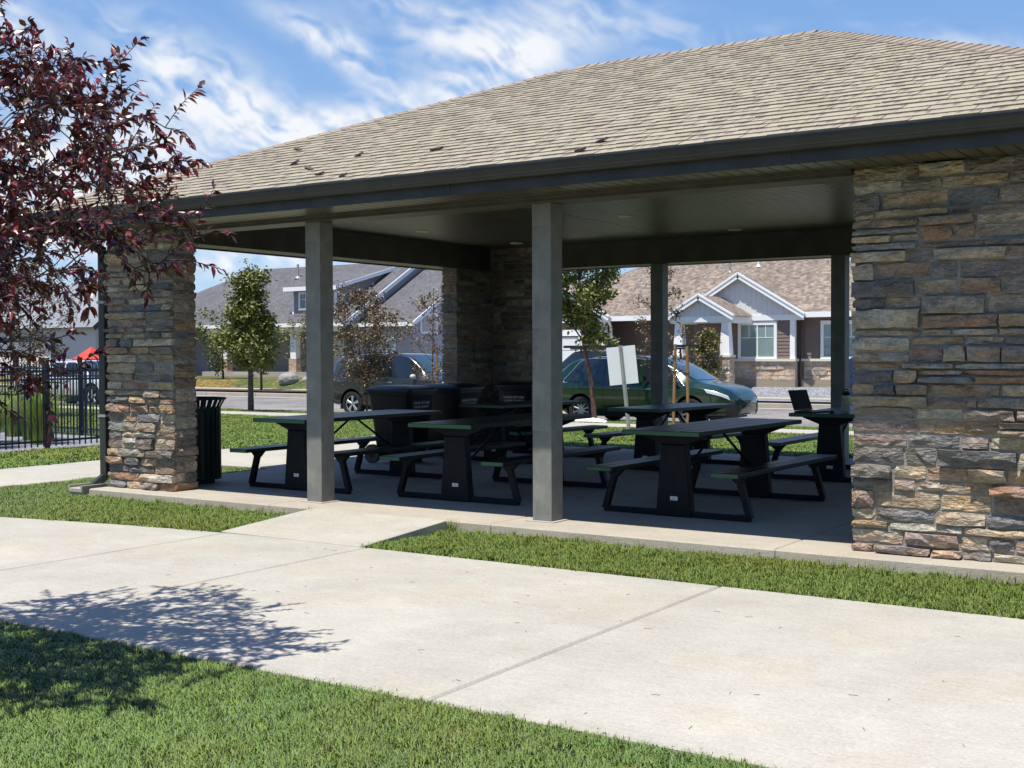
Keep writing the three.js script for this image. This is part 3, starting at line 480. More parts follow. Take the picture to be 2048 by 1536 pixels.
function cart(label, pos, turn) { // front (with lettering) faces local +z
  const c = thing('trash_cart', label, 'trash cart', pos, turn, 'wheeled trash carts in the pavilion corner');
  part(c, 'body', loftRect([[0.05, -.22, .22, -.24, .25], [0.10, -.235, .235, -.26, .27], [0.93, -.29, .29, -.36, .36], [0.935, -.305, .305, -.375, .375], [0.985, -.305, .305, -.375, .375]]), cartMat);
  part(c, 'lid', loftRect([[0.986, -.325, .325, -.40, .41, .05], [1.01, -.325, .325, -.40, .41, .05], [1.025, -.30, .30, -.37, .38, .06], [1.055, -.24, .24, -.28, .30, .08], [1.065, -.18, .18, -.2, .22, .08]]), cartLidMat);
  part(c, 'handle', rod([-.26, .95, -.44], [.26, .95, -.44], 0.018), cartMat); part(c, 'handle_bracket', merge([bar([-.24, .95, -.36], [-.24, .95, -.45], .03), bar([.24, .95, -.36], [.24, .95, -.45], .03)]), cartMat);
  part(c, 'axle', rod([-.28, .13, -.27], [.28, .13, -.27], .012), blackMetal);
  for (const s of [-1, 1]) { const w = part(c, 'wheel', new THREE.CylinderGeometry(0.13, 0.13, 0.05, 24).rotateZ(Math.PI / 2).translate(s * .30, 0.13, -.27), blackMetal); part(w, 'hub', new THREE.CylinderGeometry(0.05, 0.05, 0.056, 16).rotateZ(Math.PI / 2).translate(s * .30, .13, -.27), cartMat); }
  part(c, 'foot', B(.34, .05, .05, 0, .027, .2), cartMat);
  const tl = part(c, 'lettering', new THREE.PlaneGeometry(0.40, 0.125), cartTextMat, [0, 0.80, 0.3475], [-Math.atan(.09 / .83) + .215, 0, 0]); tl.rotation.x = Math.atan(0.09 / 0.83); tl.userData.label = 'white lettering reading LOGAN CITY AND CACHE COUNTY';
  return c;
}
cart('black wheeled trash cart with white lettering, standing nearest the lawn opening', [-10.62, 0.1, -13.32], Math.PI / 2);
cart('black wheeled trash cart with white lettering, the middle one of the row', [-10.6, 0.1, -14.42], Math.PI / 2);
cart('black wheeled trash cart with white lettering, against the rear stone wall', [-10.32, 0.1, -16.0], 0.05);

// ---------------------------------------------------------------- slatted litter bin with flared top
{
  const b = thing('litter_bin', 'dark green slatted steel litter bin with flared rim beside left pier', 'litter bin', [-10.97, 0.1, -9.95]), m = phys([0.008, 0.020, 0.016], 0.45), n = 24, Rr = 0.27;
  for (let i = 0; i < n; i++) {
    const a = i / n * Math.PI * 2, c = Math.cos(a), s = Math.sin(a), sl = merge([B(0.045, 0.84, 0.007, 0, 0.47, Rr), bar([0, 0.885, Rr], [0, 0.985, Rr + 0.055], 0.042, 0.007)]).rotateY(a); part(b, 'slat', sl, m);
  }
  const ring = (r, y, h) => new THREE.CylinderGeometry(r, r, h, 40, 1, true).translate(0, y, 0);
  for (const [r, y, h] of [[Rr - .006, .09, .07], [Rr - .006, 0.83, .10]]) part(b, 'hoop', ring(r, y, h), m);
  part(b, 'rim', new THREE.TorusGeometry(Rr + 0.058, 0.013, 8, 40).rotateX(Math.PI / 2).translate(0, .985, 0), m);
  part(b, 'liner', new THREE.CylinderGeometry(0.235, 0.22, 0.82, 32, 1, false).translate(0, .47, 0), std([0.006, 0.007, 0.008], .6));
  part(b, 'base', new THREE.CylinderGeometry(0.2, 0.2, 0.05, 28).translate(0, .027, 0), m);
}
// ---------------------------------------------------------------- lawn grass (uncountable: instanced tufts)
function tuftGeo(seed, n, rad, h0, h1, bw) {
  const R = rng(seed), pos = [], nor = [], col = [], idx = [];
  for (let i = 0; i < n; i++) {
    const a = R() * 6.283, r = Math.sqrt(R()) * rad, x = Math.cos(a) * r, z = Math.sin(a) * r, h = lerp(h0, h1, R()), b = R() * 6.283, lean = (0.15 + R() * 1.05) * h, dx = Math.cos(b), dz = Math.sin(b), w = bw * (0.7 + R() * .6), tx = -dz, tz = dx, k = pos.length / 3;
    const dry = R() < 0.07, t = 0.55 + R() * .95, c = dry ? [1.75 * t, 1.30 * t, 1.1 * t] : [t * (0.85 + R() * .45), t, t * (.7 + R() * .5)];
    pos.push(x - tx * w, 0, z - tz * w, x + tx * w, 0, z + tz * w, x + dx * lean * .4 - tx * w * .8, h * .6, z + dz * lean * .4 - tz * w * .8, x + dx * lean * .4 + tx * w * .8, h * .6, z + dz * lean * .4 + tz * w * .8, x + dx * lean, h * (1 - .25 * lean / h), z + dz * lean);
    const nv = new THREE.Vector3(dx * .6, 0.75, dz * .6).normalize(); for (let q = 0; q < 5; q++) { nor.push(nv.x, nv.y, nv.z); col.push(...c); }
    idx.push(k, k + 1, k + 3, k, k + 3, k + 2, k + 2, k + 3, k + 4);
  }
  const g = new THREE.BufferGeometry(); g.setAttribute('position', new THREE.Float32BufferAttribute(pos, 3)); g.setAttribute('normal', new THREE.Float32BufferAttribute(nor, 3)); g.setAttribute('color', new THREE.Float32BufferAttribute(col, 3)); g.setIndex(idx); return g;
}
const grassMat = new THREE.MeshPhysicalMaterial({ color: lin(0.175, 0.295, 0.030), roughness: 0.55, transmission: 0.25, thickness: 0, vertexColors: true, side: THREE.DoubleSide });
const groundY = (z) => z > -19 ? 0 : z > -23 ? lerp(0, -.012, (z + 19) / -4) : z > -24.3 ? -.015 : lerp(-.022, -.1, clamp((z + 24.3) / -2.32));
function grass(name, label, geo, polys, density, seed, ok, dryness = 0) {
  const R = rng(seed), M = [], C = [], q = new THREE.Object3D(), c = new THREE.Color();
  for (const [x0, x1, z0, z1] of polys) {
    const n = Math.round((x1 - x0) * (z1 - z0) * density);
    for (let i = 0; i < n; i++) {
      const x = lerp(x0, x1, R()), z = lerp(z0, z1, R()); if (ok && !ok(x, z)) continue;
      const p = fbm(x * 0.9 + 50, z * 0.9 + 50, 0, 3, 4), p2 = fbm(x * 3 + 50, z * 3 + 50, 0, 8, 3), s = 0.75 + R() * .45 + (p2 - .5) * .5;
      q.position.set(x, groundY(z) - 0.002, z); q.rotation.set(0, R() * 6.28, 0); q.scale.set(s, s * (0.75 + p * .5), s); q.updateMatrix(); M.push(q.matrix.clone());
      const y = clamp((p - .55) * 2.2 + (p2 - .5) * .9 + dryness + (R() - .5) * .4, 0, 1), t = .85 + R() * .3; c.setRGB(lerp(.95, 1.5, y) * t, lerp(1, 1.12, y) * t, lerp(.9, 1.0, y) * t); C.push(c.clone());
    }
  }
  const m = new THREE.InstancedMesh(geo, grassMat, M.length); M.forEach((a, i) => m.setMatrixAt(i, a)); C.forEach((a, i) => m.setColorAt(i, a));
  m.name = numbered(name); m.userData = { kind: 'stuff', label, category: 'grass' }; scene.add(m); return m;
}
const nearPathEdge = (x) => x > -6 ? -4.45 : -4.45 + 0.03 * Math.pow(-6 - x, 1.6), farPathEdge = (x) => x > -7.5 ? -7.7 : -7.7 + 0.06 * Math.pow(-7.5 - x, 1.65);
const nearTuft = tuftGeo(3, 40, 0.055, 0.016, 0.038, 0.0020), midTuft = tuftGeo(4, 32, 0.07, 0.022, 0.05, 0.003), farTuft = tuftGeo(5, 26, 0.14, 0.035, 0.065, 0.007);
grass('lawn_grass', 'mown green grass in the foreground below the path', nearTuft, [[-8.2, 0.8, -4.46, -2.0]], 680, 1, (x, z) => z > nearPathEdge(x) + .012 + .02 * fbm(x * 9, 0, 0, 5, 2));
grass('lawn_grass', 'green grass strip between path and pavilion slab', midTuft, [[-6.56, 0.4, -8.885, -7.69]], 420, 2, (x, z) => z < farPathEdge(x) - .012 - .018 * fbm(x * 9, 3, 0, 5, 2) && z > -8.878);
grass('lawn_grass', 'green grass between the path, the short walk and left pier', midTuft, [[-13.6, -8.21, -8.885, -6.2], [-13.18, -11.6, -12.15, -8.886]], 400, 3, (x, z) => z < farPathEdge(x) - .012 - .018 * fbm(x * 9, 3, 0, 5, 2) && x > -13.17 + Math.pow(Math.max(0, z + 9.4), 2) * .03 && (x < -11.92 || x > -11.66 || z < -9.24 || z > -8.86));
grass('lawn_grass', 'grass strip between side path and iron fence', farTuft, [[-17.75, -15.3, -22, -6.5]], 95, 4, null, .12);
grass('lawn_grass', 'sunny lawn behind the pavilion with yellow dry patches', farTuft, [[-34, -1, -23.04, -17.02]], 110, 5, (x, z) => !(x < -13.15 && x > -15.3) && !(x < -17.6 && z > -16.2), .2);
grass('lawn_grass', 'verge grass between sidewalk and street kerb', farTuft, [[-40, -3, -26.6, -24.22]], 95, 6, null, .15);
{ // weeds and tall blades along the slab edge
  const R = rng(8), g = [], mk = (x, y, z, h) => { const t = tuftGeo(Math.floor(R() * 1e6), 7, 0.02, h * .6, h, 0.0022).toNonIndexed().translate(x, y, z); return t; };
  for (let i = 0; i < 260; i++) { const x = lerp(-11.5, -0.6, R()); if (x > -8.22 && x < -6.55) continue; g.push(mk(x, 0, -8.865 + R() * .03, 0.06 + R() * .06)); }
  for (const [x, z] of [[-8.24, -8.86], [-8.22, -8.83], [-6.53, -8.84], [-6.5, -8.86], [-1.55, -8.82], [-1.62, -8.83], [-1.3, -8.84]]) for (let k = 0; k < 3; k++) g.push(mk(x + R() * .04, 0, z, .17));
  const m = new THREE.Mesh(mergeGeometries(g), grassMat); m.name = 'edge_weeds'; m.userData = { kind: 'stuff', label: 'untrimmed grass blades along the slab edge', category: 'grass' }; scene.add(m);
}
{ // dry clippings scattered on the path
  const R = rng(31), l = []; for (let i = 0; i < 60; i++) { const x = lerp(-7, -0.4, R()), z = lerp(-7.5, -4.6, R()), L = 0.015 + R() * .035; l.push(B(L, 0.002, 0.0018).rotateY(R() * 6.28).translate(x, 0.022, z)); }
  const m = new THREE.Mesh(merge(l), std([0.17, 0.14, 0.09], .9)); m.name = 'grass_clippings'; m.userData = { kind: 'stuff', label: 'scattered dry grass clippings on the concrete path', category: 'clippings' }; scene.add(m);
}
// ---------------------------------------------------------------- trees
const barkTex = tex(256, 256, (u, v) => { const k = .7 + (fbm(u * 30, v * 8, 0, 3, 4) - .5) * .7; return [k, k * .96, k * .93]; });
const barkMat = std([0.19, 0.15, 0.125], 0.9, { map: rep(barkTex, 4, 2), bumpMap: rep(barkTex, 4, 2), bumpScale: .006 }), barkRed = std([0.24, 0.135, 0.105], 0.75, { map: rep(barkTex, 4, 2) });
function taperTube(points, r0, r1, seg = 7, n = 8) { const c = new THREE.CatmullRomCurve3(points.map((p) => p.isVector3 ? p : new THREE.Vector3(...p))), g = new THREE.TubeGeometry(c, n, 1, seg, false), p = g.attributes.position; for (let i = 0; i <= n; i++) { const ctr = c.getPointAt(i / n), r = lerp(r0, r1, i / n); for (let j = 0; j <= seg; j++) { const k = i * (seg + 1) + j; p.setXYZ(k, ctr.x + (p.getX(k) - ctr.x) * r, ctr.y + (p.getY(k) - ctr.y) * r, ctr.z + (p.getZ(k) - ctr.z) * r); } } g.computeVertexNormals(); return g; }
class LeafSoup { // many folded leaves in one crown
  constructor() { this.p = []; this.c = []; this.n = 0; }
  add(pos, dir, nrm, L, W, col) {
    const s = new THREE.Vector3().crossVectors(dir, nrm).normalize().multiplyScalar(W / 2), up = nrm.clone().multiplyScalar(W * .16), a = pos, t = pos.clone().addScaledVector(dir, L), m = pos.clone().addScaledVector(dir, L * .45), l = m.clone().add(s).add(up), r = m.clone().sub(s).add(up);
    for (const q of [a, m, l, m, t, l, a, r, m, m, r, t]) { this.p.push(q.x, q.y, q.z); this.c.push(...col); } this.n++;
  }
  geo() { const g = new THREE.BufferGeometry(); g.setAttribute('position', new THREE.Float32BufferAttribute(this.p, 3)); g.setAttribute('color', new THREE.Float32BufferAttribute(this.c, 3)); g.computeVertexNormals(); return g; }
}
const leafMat = new THREE.MeshPhysicalMaterial({ color: lin(1, 1, 1), vertexColors: true, roughness: 0.5, transmission: 0.3, thickness: 0, side: THREE.DoubleSide });
const rv = (R) => { const z = R() * 2 - 1, a = R() * 6.283, s = Math.sqrt(1 - z * z); return new THREE.Vector3(Math.cos(a) * s, z, Math.sin(a) * s); };
function tree(o) {
  const R = rng(o.seed), t = thing(o.name, o.label, o.category ?? 'tree', o.base, 0, o.group), H = o.height, fork = o.fork, limbs = [], wood = [];
  const lean = o.lean ?? [0, 0], top = new THREE.Vector3(lean[0] + (R() - .5) * .15, H * .93, lean[1] + (R() - .5) * .15), tr = [[0, -0.05, 0], [lean[0] * .25, fork * .6, lean[1] * .25], [lean[0] * .6, fork, lean[1] * .6], top.toArray()];
  wood.push(taperTube(tr, o.r ?? 0.05, 0.008, 8, 14));
  const curve = new THREE.CatmullRomCurve3(tr.map((p) => new THREE.Vector3(...p))), leaves = new LeafSoup(), clumps = [];
  const prof = o.profile ?? ((v) => Math.sin(Math.PI * clamp(0.12 + v * .86)) ** .7);
  for (let i = 0; i < o.limbs; i++) {
    const v = (i + R() * .8) / o.limbs, y0 = lerp(fork * .9, H * .9, v * .92), p0 = curve.getPointAt(clamp((y0 + .05) / (top.y + .05), 0, 1)), a = i * 2.4 + R(), rr = o.radius * prof(v) * (0.6 + R() * .5), rise = (o.rise ?? 0.55) * rr * (.6 + R() * .8);
    const e = p0.clone().add(new THREE.Vector3(Math.cos(a) * rr, rise, Math.sin(a) * rr)), m = p0.clone().lerp(e, .5); m.y += (o.arch ?? -.1) * rr;
    wood.push(taperTube([p0, m, e], (o.r ?? .05) * .36 * (1 - v * .5), 0.004, 5, 6)); const lc = new THREE.CatmullRomCurve3([p0, m, e]);
    for (let k = 0; k < (o.sub ?? 4); k++) { const f = 0.3 + .7 * (k + R()) / (o.sub ?? 4), q0 = lc.getPointAt(Math.min(1, f)), q1 = q0.clone().add(rv(R).multiplyScalar(o.radius * .3 * (.5 + R()))); q1.y += o.droop ? -Math.abs(o.droop) * R() : o.radius * .08; if (o.sub !== 0) wood.push(rod(q0.toArray(), q1.toArray(), .006, .002, 4)); clumps.push([q0, q1]); }
  }
  for (let i = 0; i < o.leaves; i++) {
    const c = clumps[Math.floor(R() * clumps.length)], f = R(), p = c[0].clone().lerp(c[1], f).add(rv(R).multiplyScalar((o.spread ?? .16) * Math.pow(R(), .6)));
    if (p.y < (o.minY ?? fork * .8)) p.y = lerp(p.y, fork, .7);
    const nrm = rv(R); nrm.y = Math.abs(nrm.y) + .35; nrm.normalize(); const dir = new THREE.Vector3().crossVectors(nrm, rv(R)).normalize(); dir.y -= .25; dir.normalize();
    const col = o.colors[Math.floor(Math.pow(R(), o.bias ?? 1) * o.colors.length)], k = .7 + R() * .6, L = o.leaf * (.7 + R() * .6); leaves.add(p, dir, nrm, L, L * (o.aspect ?? .6), [col[0] * k, col[1] * k, col[2] * k]);
  }
  part(t, 'trunk', merge(wood), o.bark ?? barkMat);
  stuff(part(t, 'crown', leaves.geo(), leafMat)); return t;
}
const GREENS = [[.14, .165, .026], [.17, .195, .03], [.21, .225, .036], [.10, .125, .024], [.27, .255, .045]], REDS = [[.19, .10, .055], [.14, .075, .055], [.23, .15, .065], [.15, .16, .05], [.28, .20, .08], [.10, .05, .05]], LIMES = [[.17, .20, .03], [.13, .17, .03], [.20, .17, .04], [.10, .13, .03]];
tree({ name: 'street_tree', label: 'leafy green street tree with a bare brown trunk beside the street', seed: 11, base: [-25.1, -.03, -24.75], height: 4.45, fork: 1.15, radius: 1.02, limbs: 26, sub: 6, leaves: 11000, leaf: .11, spread: .24, colors: GREENS, r: .09, rise: .8, profile: (v) => lerp(1.0, .25, v ** .8), group: 'trees along the street' });
tree({ name: 'street_tree', label: 'dense dark green tree with a reddish bare trunk behind the sign', seed: 23, base: [-14.7, -.07, -25.9], height: 5.9, fork: 1.9, radius: 1.0, limbs: 24, sub: 6, leaves: 11000, leaf: .11, spread: .26, colors: GREENS, bias: 1.3, r: .07, rise: 1.1, bark: barkRed, lean: [-.45, .1], profile: (v) => Math.sin(Math.PI * clamp(.2 + v * .72)) ** .8, group: 'trees along the street' });
tree({ name: 'young_tree', label: 'thin young reddish tree tied to two wooden stakes by the van', seed: 31, base: [-12.75, -.06, -25.6], height: 4.1, fork: .95, radius: .75, limbs: 14, sub: 4, leaves: 1150, leaf: .075, spread: .12, colors: REDS, r: .028, rise: .9, bark: barkRed, group: 'young staked trees on the verge' });
tree({ name: 'young_tree', label: 'bushy bronze young tree hanging over the grey car', seed: 37, base: [-21.6, -.06, -25.6], height: 3.7, fork: .8, radius: 1.25, limbs: 18, sub: 6, leaves: 5200, leaf: .085, spread: .24, colors: REDS, r: .03, rise: .45, bark: barkRed, group: 'young staked trees on the verge' });
tree({ name: 'young_tree', label: 'open bronze young tree tied to two stakes in front of the grey car', seed: 41, base: [-19.3, -.06, -25.5], height: 3.6, fork: .9, radius: 1.0, limbs: 13, sub: 4, leaves: 1150, leaf: .08, spread: .14, colors: REDS, r: .026, rise: .75, bark: barkRed, group: 'young staked trees on the verge' });
tree({ name: 'yard_tree', label: 'small round green tree in the mulch in front of the grey house', seed: 47, base: [-38.4, .03, -38.5], height: 3.2, fork: .8, radius: 1.05, limbs: 16, sub: 5, leaves: 2600, leaf: .14, spread: .3, colors: LIMES, r: .06, group: 'trees across the street' });
tree({ name: 'yard_tree', label: 'dark green bushy tree behind the street tree by the grey house', seed: 53, base: [-45.5, .37, -43], height: 3.4, fork: .3, radius: 1.9, limbs: 16, sub: 5, leaves: 2600, leaf: .15, spread: .4, colors: GREENS.slice(0, 2).concat([[.05, .07, .02]]), r: .06, minY: .1, group: 'trees across the street' });
tree({ name: 'weeping_tree', label: 'weeping yellow green tree by the porch post of the grey house', seed: 59, base: [-41.0, .37, -44.6], height: 4.0, fork: 1.6, radius: 1.3, limbs: 18, sub: 5, droop: 1.3, leaves: 2400, leaf: .11, spread: .2, colors: [[.2, .17, .05], [.16, .15, .04], [.22, .15, .07]], r: .06, minY: .4, rise: .2, group: 'trees across the street' });
tree({ name: 'yard_shrub', label: 'bright green leafy young tree before the stone base of brown house', category: 'shrub', seed: 61, base: [-17.9, .0, -39.3], height: 2.7, fork: .45, radius: .85, limbs: 16, sub: 4, leaves: 1900, leaf: .12, spread: .2, colors: LIMES.concat([[.24, .10, .05]]), r: .035, minY: .3, profile: (v) => lerp(1, .2, v), group: 'shrubs of the brown house' });
tree({ name: 'yard_shrub', label: 'upright lime green shrub at the garage corner of brown house', category: 'shrub', seed: 67, base: [-22.0, .0, -39.7], height: 2.6, fork: .4, radius: .6, limbs: 12, sub: 4, leaves: 1100, leaf: .11, spread: .16, colors: LIMES, r: .03, minY: .3, group: 'shrubs of the brown house' });
tree({ name: 'bed_tree', label: 'bronze leaved small tree behind the iron fence', seed: 71, base: [-27.5, .0, -19.4], height: 4.2, fork: .9, radius: 1.5, limbs: 18, sub: 6, leaves: 3200, leaf: .085, spread: .26, colors: REDS, r: .04, rise: .9 });
// wooden stakes and ties of the young trees
const stakeTex = tex(128, 256, (u, v) => { const k = .75 + (fbm(u * 24, v * 5, 0, 2, 4) - .5) * .5; return [k, k * .97, k * .9]; }), stakeMat = std([0.50, 0.29, 0.145], .85, { map: stakeTex });
for (const [x, z, h, ln, label] of [[-12.42, -25.5, 1.85, .05, 'round wooden stake leaning beside the young tree by the van'], [-12.1, -25.6, 1.8, -.02, 'upright round wooden stake beside the young tree by the van'], [-19.0, -25.3, 1.75, .0, 'round wooden stake in front of the grey car, beside the tree'], [-18.35, -25.55, 1.75, .0, 'round wooden stake by the windshield of the grey car']]) {
  const s = thing('tree_stake', label, 'stake', [x, -.06, z], 0, 'wooden tree stakes on the verge'); part(s, 'pole', rod([0, -.05, 0], [ln, h, 0], .036, .034, 10), stakeMat); part(s, 'tie', merge([rod([-.36, h * .68, -.05], [ln * .6, h * .66, 0], .009, .009, 5), new THREE.TorusGeometry(.04, .012, 6, 14).rotateX(Math.PI / 2).translate(ln * .66, h * .66, 0)]), blackMetal);
}
// ---------------------------------------------------------------- purple plum tree in the foreground (trunk left of the frame)
{
  const R = rng(2024), base = new THREE.Vector3(-5.85, 0, -3.55), t = thing('plum_tree', 'purple leaved plum tree overhanging the path, its trunk outside the view', 'tree', base.toArray());
  const wood = [], twigs = [];
  const plumBark = std([0.15, 0.115, 0.105], .8, { map: rep(barkTex, 4, 2), bumpMap: rep(barkTex, 4, 2), bumpScale: .004 });
  const V = (x, y, z) => new THREE.Vector3(x, y, z);
  wood.push(taperTube([V(0, -.05, 0), V(.03, .6, .02), V(-.02, 1.25, 0), V(.03, 1.75, .03)], .075, .055, 10, 12));
  // leafy sprays fill the crown; every spray is joined to the nearest wood already there
  const CEN = V(.05, 2.45, 0), RX = 1.42, RY = 1.3, outline = [[-900, 0], [0, 110], [95, 140], [200, 195], [310, 262], [300, 330], [310, 430], [372, 470], [260, 545], [190, 600], [160, 660], [120, 720], [110, 770], [70, 805], [0, 815], [-900, 860]];
  const inside = (px, py) => { let c = false; for (let i = 0, j = outline.length - 1; i < outline.length; j = i++) { const [xi, yi] = outline[i], [xj, yj] = outline[j]; if ((yi > py) !== (yj > py) && px < (xj - xi) * (py - yi) / (yj - yi) + xi) c = !c; } return c; };
  const toPx = (p) => { const n = p.clone().add(base).project(camera); return [(n.x + 1) * 1024, (1 - n.y) * 768]; };
  const nodes = [V(.03, 1.15, .01), V(0, 1.45, 0), V(.03, 1.75, .03)].map((p, i) => ({ p, r: .05 - i * .006, d: i })), pts = [];
  for (let guard = 0; pts.length < 370 && guard < 20000; guard++) {
    const q = rv(R).multiplyScalar(Math.pow(R(), .42)), p = V(q.x * RX, q.y * RY, q.z * RX).add(CEN); if (p.y < 1.2) continue;
    const [px, py] = toPx(p); if (px > -40 && !inside(px, py)) continue; if (px > -40 && py > 590 && R() < .6) continue;
    if (pts.some((o) => o.distanceTo(p) < .115)) continue; pts.push(p);
  }
  // tips of the outline that the photograph shows
  for (const [px, py, dp] of [[20, 90, 6.1], [110, 120, 6.0], [215, 165, 5.9], [330, 255, 5.9], [300, 330, 6.2], [320, 420, 6.0], [385, 478, 5.9], [300, 545, 6.1], [150, 745, 5.9], [95, 790, 5.7], [30, 790, 5.8], [245, 210, 6.2], [180, 610, 5.8], [60, 140, 6.3], [160, 200, 6.1], [230, 300, 6.0], [120, 260, 5.8], [40, 220, 6.0]]) { const d = pixelRay(px, py), f = V(0, 0, -1).transformDirection(camera.matrixWorld); pts.push(d.multiplyScalar(dp / d.dot(f)).add(camera.position).sub(base)); }
  pts.sort((a, b) => a.distanceTo(V(0, 1.6, 0)) - b.distanceTo(V(0, 1.6, 0)));
  for (const p of pts) {
    let best = null, bd = 9; for (const n of nodes) { const up = p.y - n.p.y, d = n.p.distanceTo(p) * (up < -.05 ? 1.35 : 1) + n.d * .012; if (d < bd) { bd = d; best = n; } }
    const m = best.p.clone().lerp(p, .5).add(rv(R).multiplyScalar(bd * .12)); m.y += bd * (best.d < 4 ? -.06 : .05);
    const r = Math.max(.004, Math.min(best.r * .72, .008 + .02 / (1 + best.d))); wood.push(taperTube([best.p, m, p], r, r * .7, 5, 5));
    const q = best.p.clone().lerp(p, .5); nodes.push({ p: m, r: r * .85, d: best.d + 1 }, { p, r: r * .7, d: best.d + 2 });
    const out = p.clone().sub(best.p).normalize();
    for (let k = 0; k < 4; k++) { const dir = out.clone().multiplyScalar(.8).add(rv(R).multiplyScalar(.85)); dir.y += .12; dir.normalize(); const L = .16 + R() * .16, s0 = k < 2 ? p : m, e = s0.clone().addScaledVector(dir, L), c = s0.clone().lerp(e, .5).add(V(0, .02, 0)); wood.push(taperTube([s0, c, e], .0035, .0014, 4, 4)); twigs.push(new THREE.CatmullRomCurve3([s0, c, e])); }
  }
  part(t, 'trunk', merge(wood), plumBark);
  // leaves: pointed, folded, with a drooping tip
  function leafGeo(L, W, bend, fold) {
    const p = [], prof = [[0, .04], [.2, .75], [.42, 1], [.66, .74], [.86, .3], [1, 0]], mid = [], l = [], r = [];
    for (const [u, w] of prof) { const y = -bend * u * u * L, x = u * L * (1 - .25 * bend * u); mid.push([x, y, 0]); l.push([x, y + fold * w * W, w * W]); r.push([x, y + fold * w * W, -w * W]); }
    for (let i = 0; i < 5; i++) for (const s of [l, r]) { const a = mid[i], b = mid[i + 1], c = s[i + 1], e = s[i]; if (s === l) { p.push(...a, ...b, ...c); if (i > 0 || true) p.push(...a, ...c, ...e); } else { p.push(...a, ...c, ...b); p.push(...a, ...e, ...c); } }
    const g = new THREE.BufferGeometry(); g.setAttribute('position', new THREE.Float32BufferAttribute(p, 3)); g.computeVertexNormals(); return g;
  }
  const variants = [leafGeo(1, .20, .45, .30), leafGeo(1, .24, .25, .22), leafGeo(1, .17, .7, .35), leafGeo(1, .22, .1, .15)];
  const cols = [[.085, .013, .015], [.13, .015, .020], [.055, .014, .015], [.095, .030, .013], [.24, .018, .024], [.15, .055, .018]];
  const mats = cols.map((c) => new THREE.MeshPhysicalMaterial({ color: lin(...c), roughness: .34, transmission: .42, thickness: 0, side: THREE.DoubleSide, clearcoat: .25, clearcoatRoughness: .3 }));
  const L = [], q = new THREE.Object3D(), X = V(1, 0, 0);
  for (const c of twigs) {
    const len = c.getLength(), n = Math.max(3, Math.round(len / .0155));
    for (let i = 0; i < n; i++) {
      const f = .12 + .88 * (i + .5) / n, p = c.getPointAt(f), tan = c.getTangentAt(f), side = rv(R).cross(tan).normalize(), dir = tan.clone().multiplyScalar(.55 + .3 * f).addScaledVector(side, .8).add(V(0, -.18, 0)).normalize();
      
      const k = .036 + R() * .032, up = V(0, 1, 0).add(rv(R).multiplyScalar(.75)), z = new THREE.Vector3().crossVectors(dir, up).normalize(), y = new THREE.Vector3().crossVectors(z, dir), m = new THREE.Matrix4().makeBasis(dir.clone().multiplyScalar(k), y.multiplyScalar(k), z.multiplyScalar(k)).setPosition(p);
      const tip = f > .7 && R() < .4; L.push({ m, v: Math.floor(R() * 4), c: tip ? 4 : Math.floor(R() * 6), w: p.clone().add(base), k });
    }
  }
  for (const l of L) { const n = l.w.clone().project(camera), d = l.w.distanceTo(camera.position); l.rank = (Math.abs(n.x) < .98 && Math.abs(n.y) < .98 ? 0 : 100) + d - (n.x + 1) * 2.2; }
  L.sort((a, b) => a.rank - b.rank);
  L.slice(0, 300).forEach((l) => { const o = part(t, 'leaf', variants[l.v], mats[l.c]); o.applyMatrix4(l.m); });
  const P = [], C = []; for (const l of L.slice(300)) { const g = variants[l.v].clone().applyMatrix4(l.m), a = g.attributes.position.array; for (let i = 0; i < a.length; i++) P.push(a[i]); for (let i = 0; i < a.length / 3; i++) C.push(...cols[l.c]); }
  const g = new THREE.BufferGeometry(); g.setAttribute('position', new THREE.Float32BufferAttribute(P, 3)); g.setAttribute('color', new THREE.Float32BufferAttribute(C, 3)); g.computeVertexNormals();
  stuff(part(t, 'crown', g, new THREE.MeshPhysicalMaterial({ color: lin(1, 1, 1), vertexColors: true, roughness: .34, transmission: .42, thickness: 0, side: THREE.DoubleSide, clearcoat: .25, clearcoatRoughness: .3 })));
  console.log('plum leaves', L.length, 'twigs', twigs.length);
}
